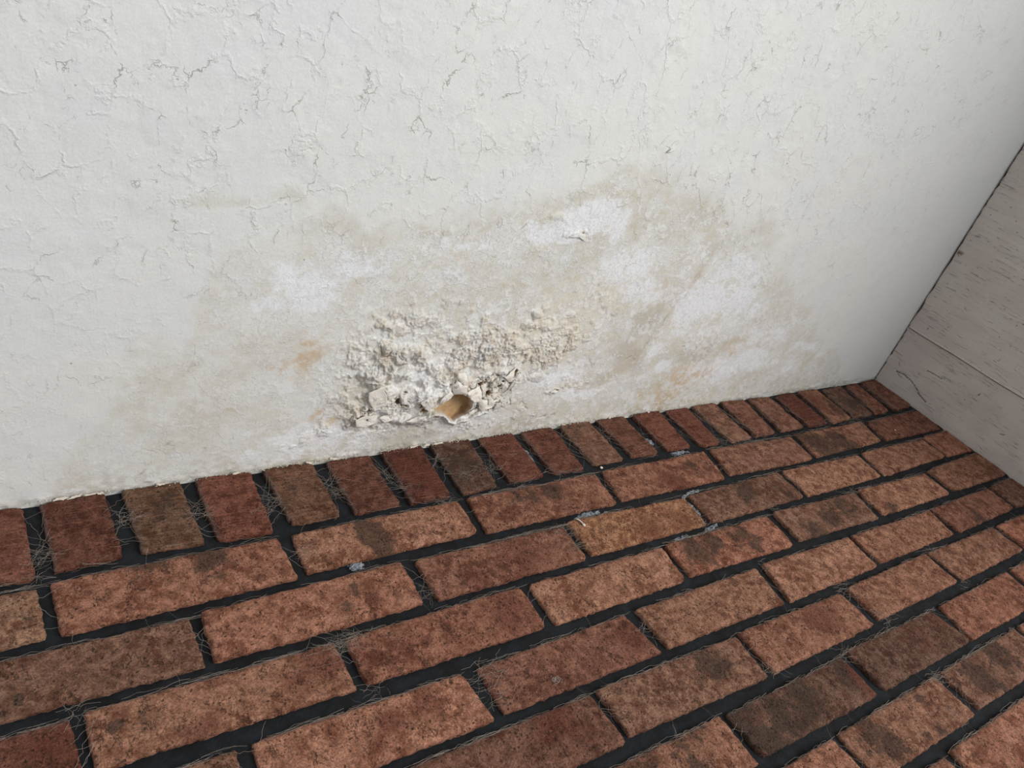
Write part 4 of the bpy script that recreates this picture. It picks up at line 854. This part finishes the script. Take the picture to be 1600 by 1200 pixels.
for k in range(150):
    th, ph = r3.uniform(0, 6.28), r3.uniform(-1, 1); c0 = []
    q = [r3.gauss(0, 0.36) for _ in range(3)]
    pts = []
    d = [r3.uniform(-1, 1) for _ in range(3)]
    for s in range(6):
        d = [x + r3.uniform(-0.6, 0.6) for x in d]
        q = [max(-1, min(1, x + y * 0.10)) for x, y in zip(q, d)]
        pts.append((p[0] + q[0] * 0.0085, p[1] + q[1] * 0.0048, -0.0032 + q[2] * 0.0024))
    tube(V, F, pts, r3.uniform(0.0002, 0.00045))
lint = link('lint_tuft', py_mesh('lint_tuft', V, F), M_LINT)
tag(lint, 'small fluffy white lint tuft caught in the black mortar joint', 'lint')
p = POINTS['black']
lump('dirt_pellet', (p[0], p[1], -0.0060), (0.0022, 0.0018, 0.0016), M_DARK, 'tiny black dirt pellet at the near edge of a mossy-stained brick', 'pellet', 9)
p = POINTS['speck']
lump('grit_grain', (p[0], p[1], 0.0008), (0.0020, 0.0013, 0.0009), M_CHIP, 'tiny pale grit grain on the brick beside the taupe board wall', 'grit', 10)
# curled dead insect husk
p = POINTS['bug']
V, F = [], []
r2 = random.Random(4)
for k in range(7):
    a0 = r2.uniform(0, 6.28); R = r2.uniform(0.0025, 0.0055); cxx = p[0] + r2.uniform(-.003, .003); cyy = p[1] + r2.uniform(-.002, .002)
    pts = [(cxx + R * math.cos(a0 + t * 0.45), cyy + 0.7 * R * math.sin(a0 + t * 0.45), 0.0016 + 0.0006 * (t % 3)) for t in range(9)]
    tube(V, F, pts, 0.0003, 4)
husk = link('fluff_curl', py_mesh('fluff_curl', V, F), M_WEB)
tag(husk, 'small curled tuft of grey fluff lying alone on a brick face', 'fluff')

# pale chips of paint fallen along the foot of the wall
WHERE = ['leftmost of four at the wall foot above the leftmost whole upright brick', 'second of four at the wall foot above the leftmost whole upright brick', 'third of four at the wall foot above the leftmost whole upright brick', 'rightmost of four at the wall foot above the leftmost whole upright brick',
         'left of three under the burst blister', 'middle of three under the burst blister', 'right of three under the burst blister',
         'above the second whole upright brick from the left', 'above the third whole upright brick from the left', 'above the fourth whole upright brick from the left',
         'above the fifth whole upright brick from the left', 'above the tenth whole upright brick from the left',
         'above the eleventh whole upright brick from the left', 'above the twelfth whole upright brick from the left']
def chip(x, y, k):
    r = random.Random(500 + k); L = r.uniform(0.004, 0.010) if k < 7 else r.uniform(0.003, 0.006); W = r.uniform(0.0012, 0.0022)
    n = 12; V = []
    out = []
    for i in range(n):
        a = 2 * math.pi * i / n; q = r.uniform(0.45, 1.15); out.append((L * math.cos(a) * q, W * math.sin(a) * q))
    for z in (0.0, 0.0006):
        V.append((0, 0, z + 0.0003))
        for q in out: V.append((q[0], q[1], z + 0.06 * q[0] + r.uniform(0, 0.0003)))
    F = []
    for i in range(n):
        j = (i + 1) % n
        F += [(0, 1 + j, 1 + i), (n + 1, n + 2 + i, n + 2 + j), (1 + i, 1 + j, n + 2 + j, n + 2 + i)]
    o = link('paint_chip', py_mesh('paint_chip', V, F), M_CHIP)
    o.location = (x, min(y, -0.0035), 0.0008); o.rotation_euler = (0.25, 0, r.uniform(-0.25, 0.25))
    tag(o, 'pale paint sliver, ' + WHERE[k], 'paint chip', 'fallen paint chips along the wall foot')
for k, (x, y) in enumerate(CHIPS): chip(x, y, k)

# plaster crumbs and dust along the foot of the wall
V, F = [], []
r = random.Random(21)
for _ in range(1300):
    x = r.uniform(-1.70, -0.10)
    if r.random() < 0.45: x = r.gauss(-1.12, 0.17)
    if x > -0.02: continue
    y = -0.0012 - abs(r.gauss(0, 0.0022)); s = r.uniform(0.0003, 0.0011)
    n0 = len(V); z = 0.0002 if r.random() < 0.7 else 0.0012
    for dx, dy, dz in ((1, 0, 0), (-.5, .8, 0), (-.5, -.8, 0), (0.1, 0, 1)):
        V.append((x + s * dx * r.uniform(.7, 1.4), y + s * dy * 0.8, z + s * dz * r.uniform(.6, 1.2)))
    F += [(n0, n0 + 1, n0 + 3), (n0 + 1, n0 + 2, n0 + 3), (n0 + 2, n0, n0 + 3), (n0, n0 + 2, n0 + 1)]
cr = link('plaster_dust', py_mesh('plaster_dust', V, F), M_CHIP)
tag(cr, 'pale plaster crumbs strewn along the foot of the white wall', 'crumbs', kind='stuff')
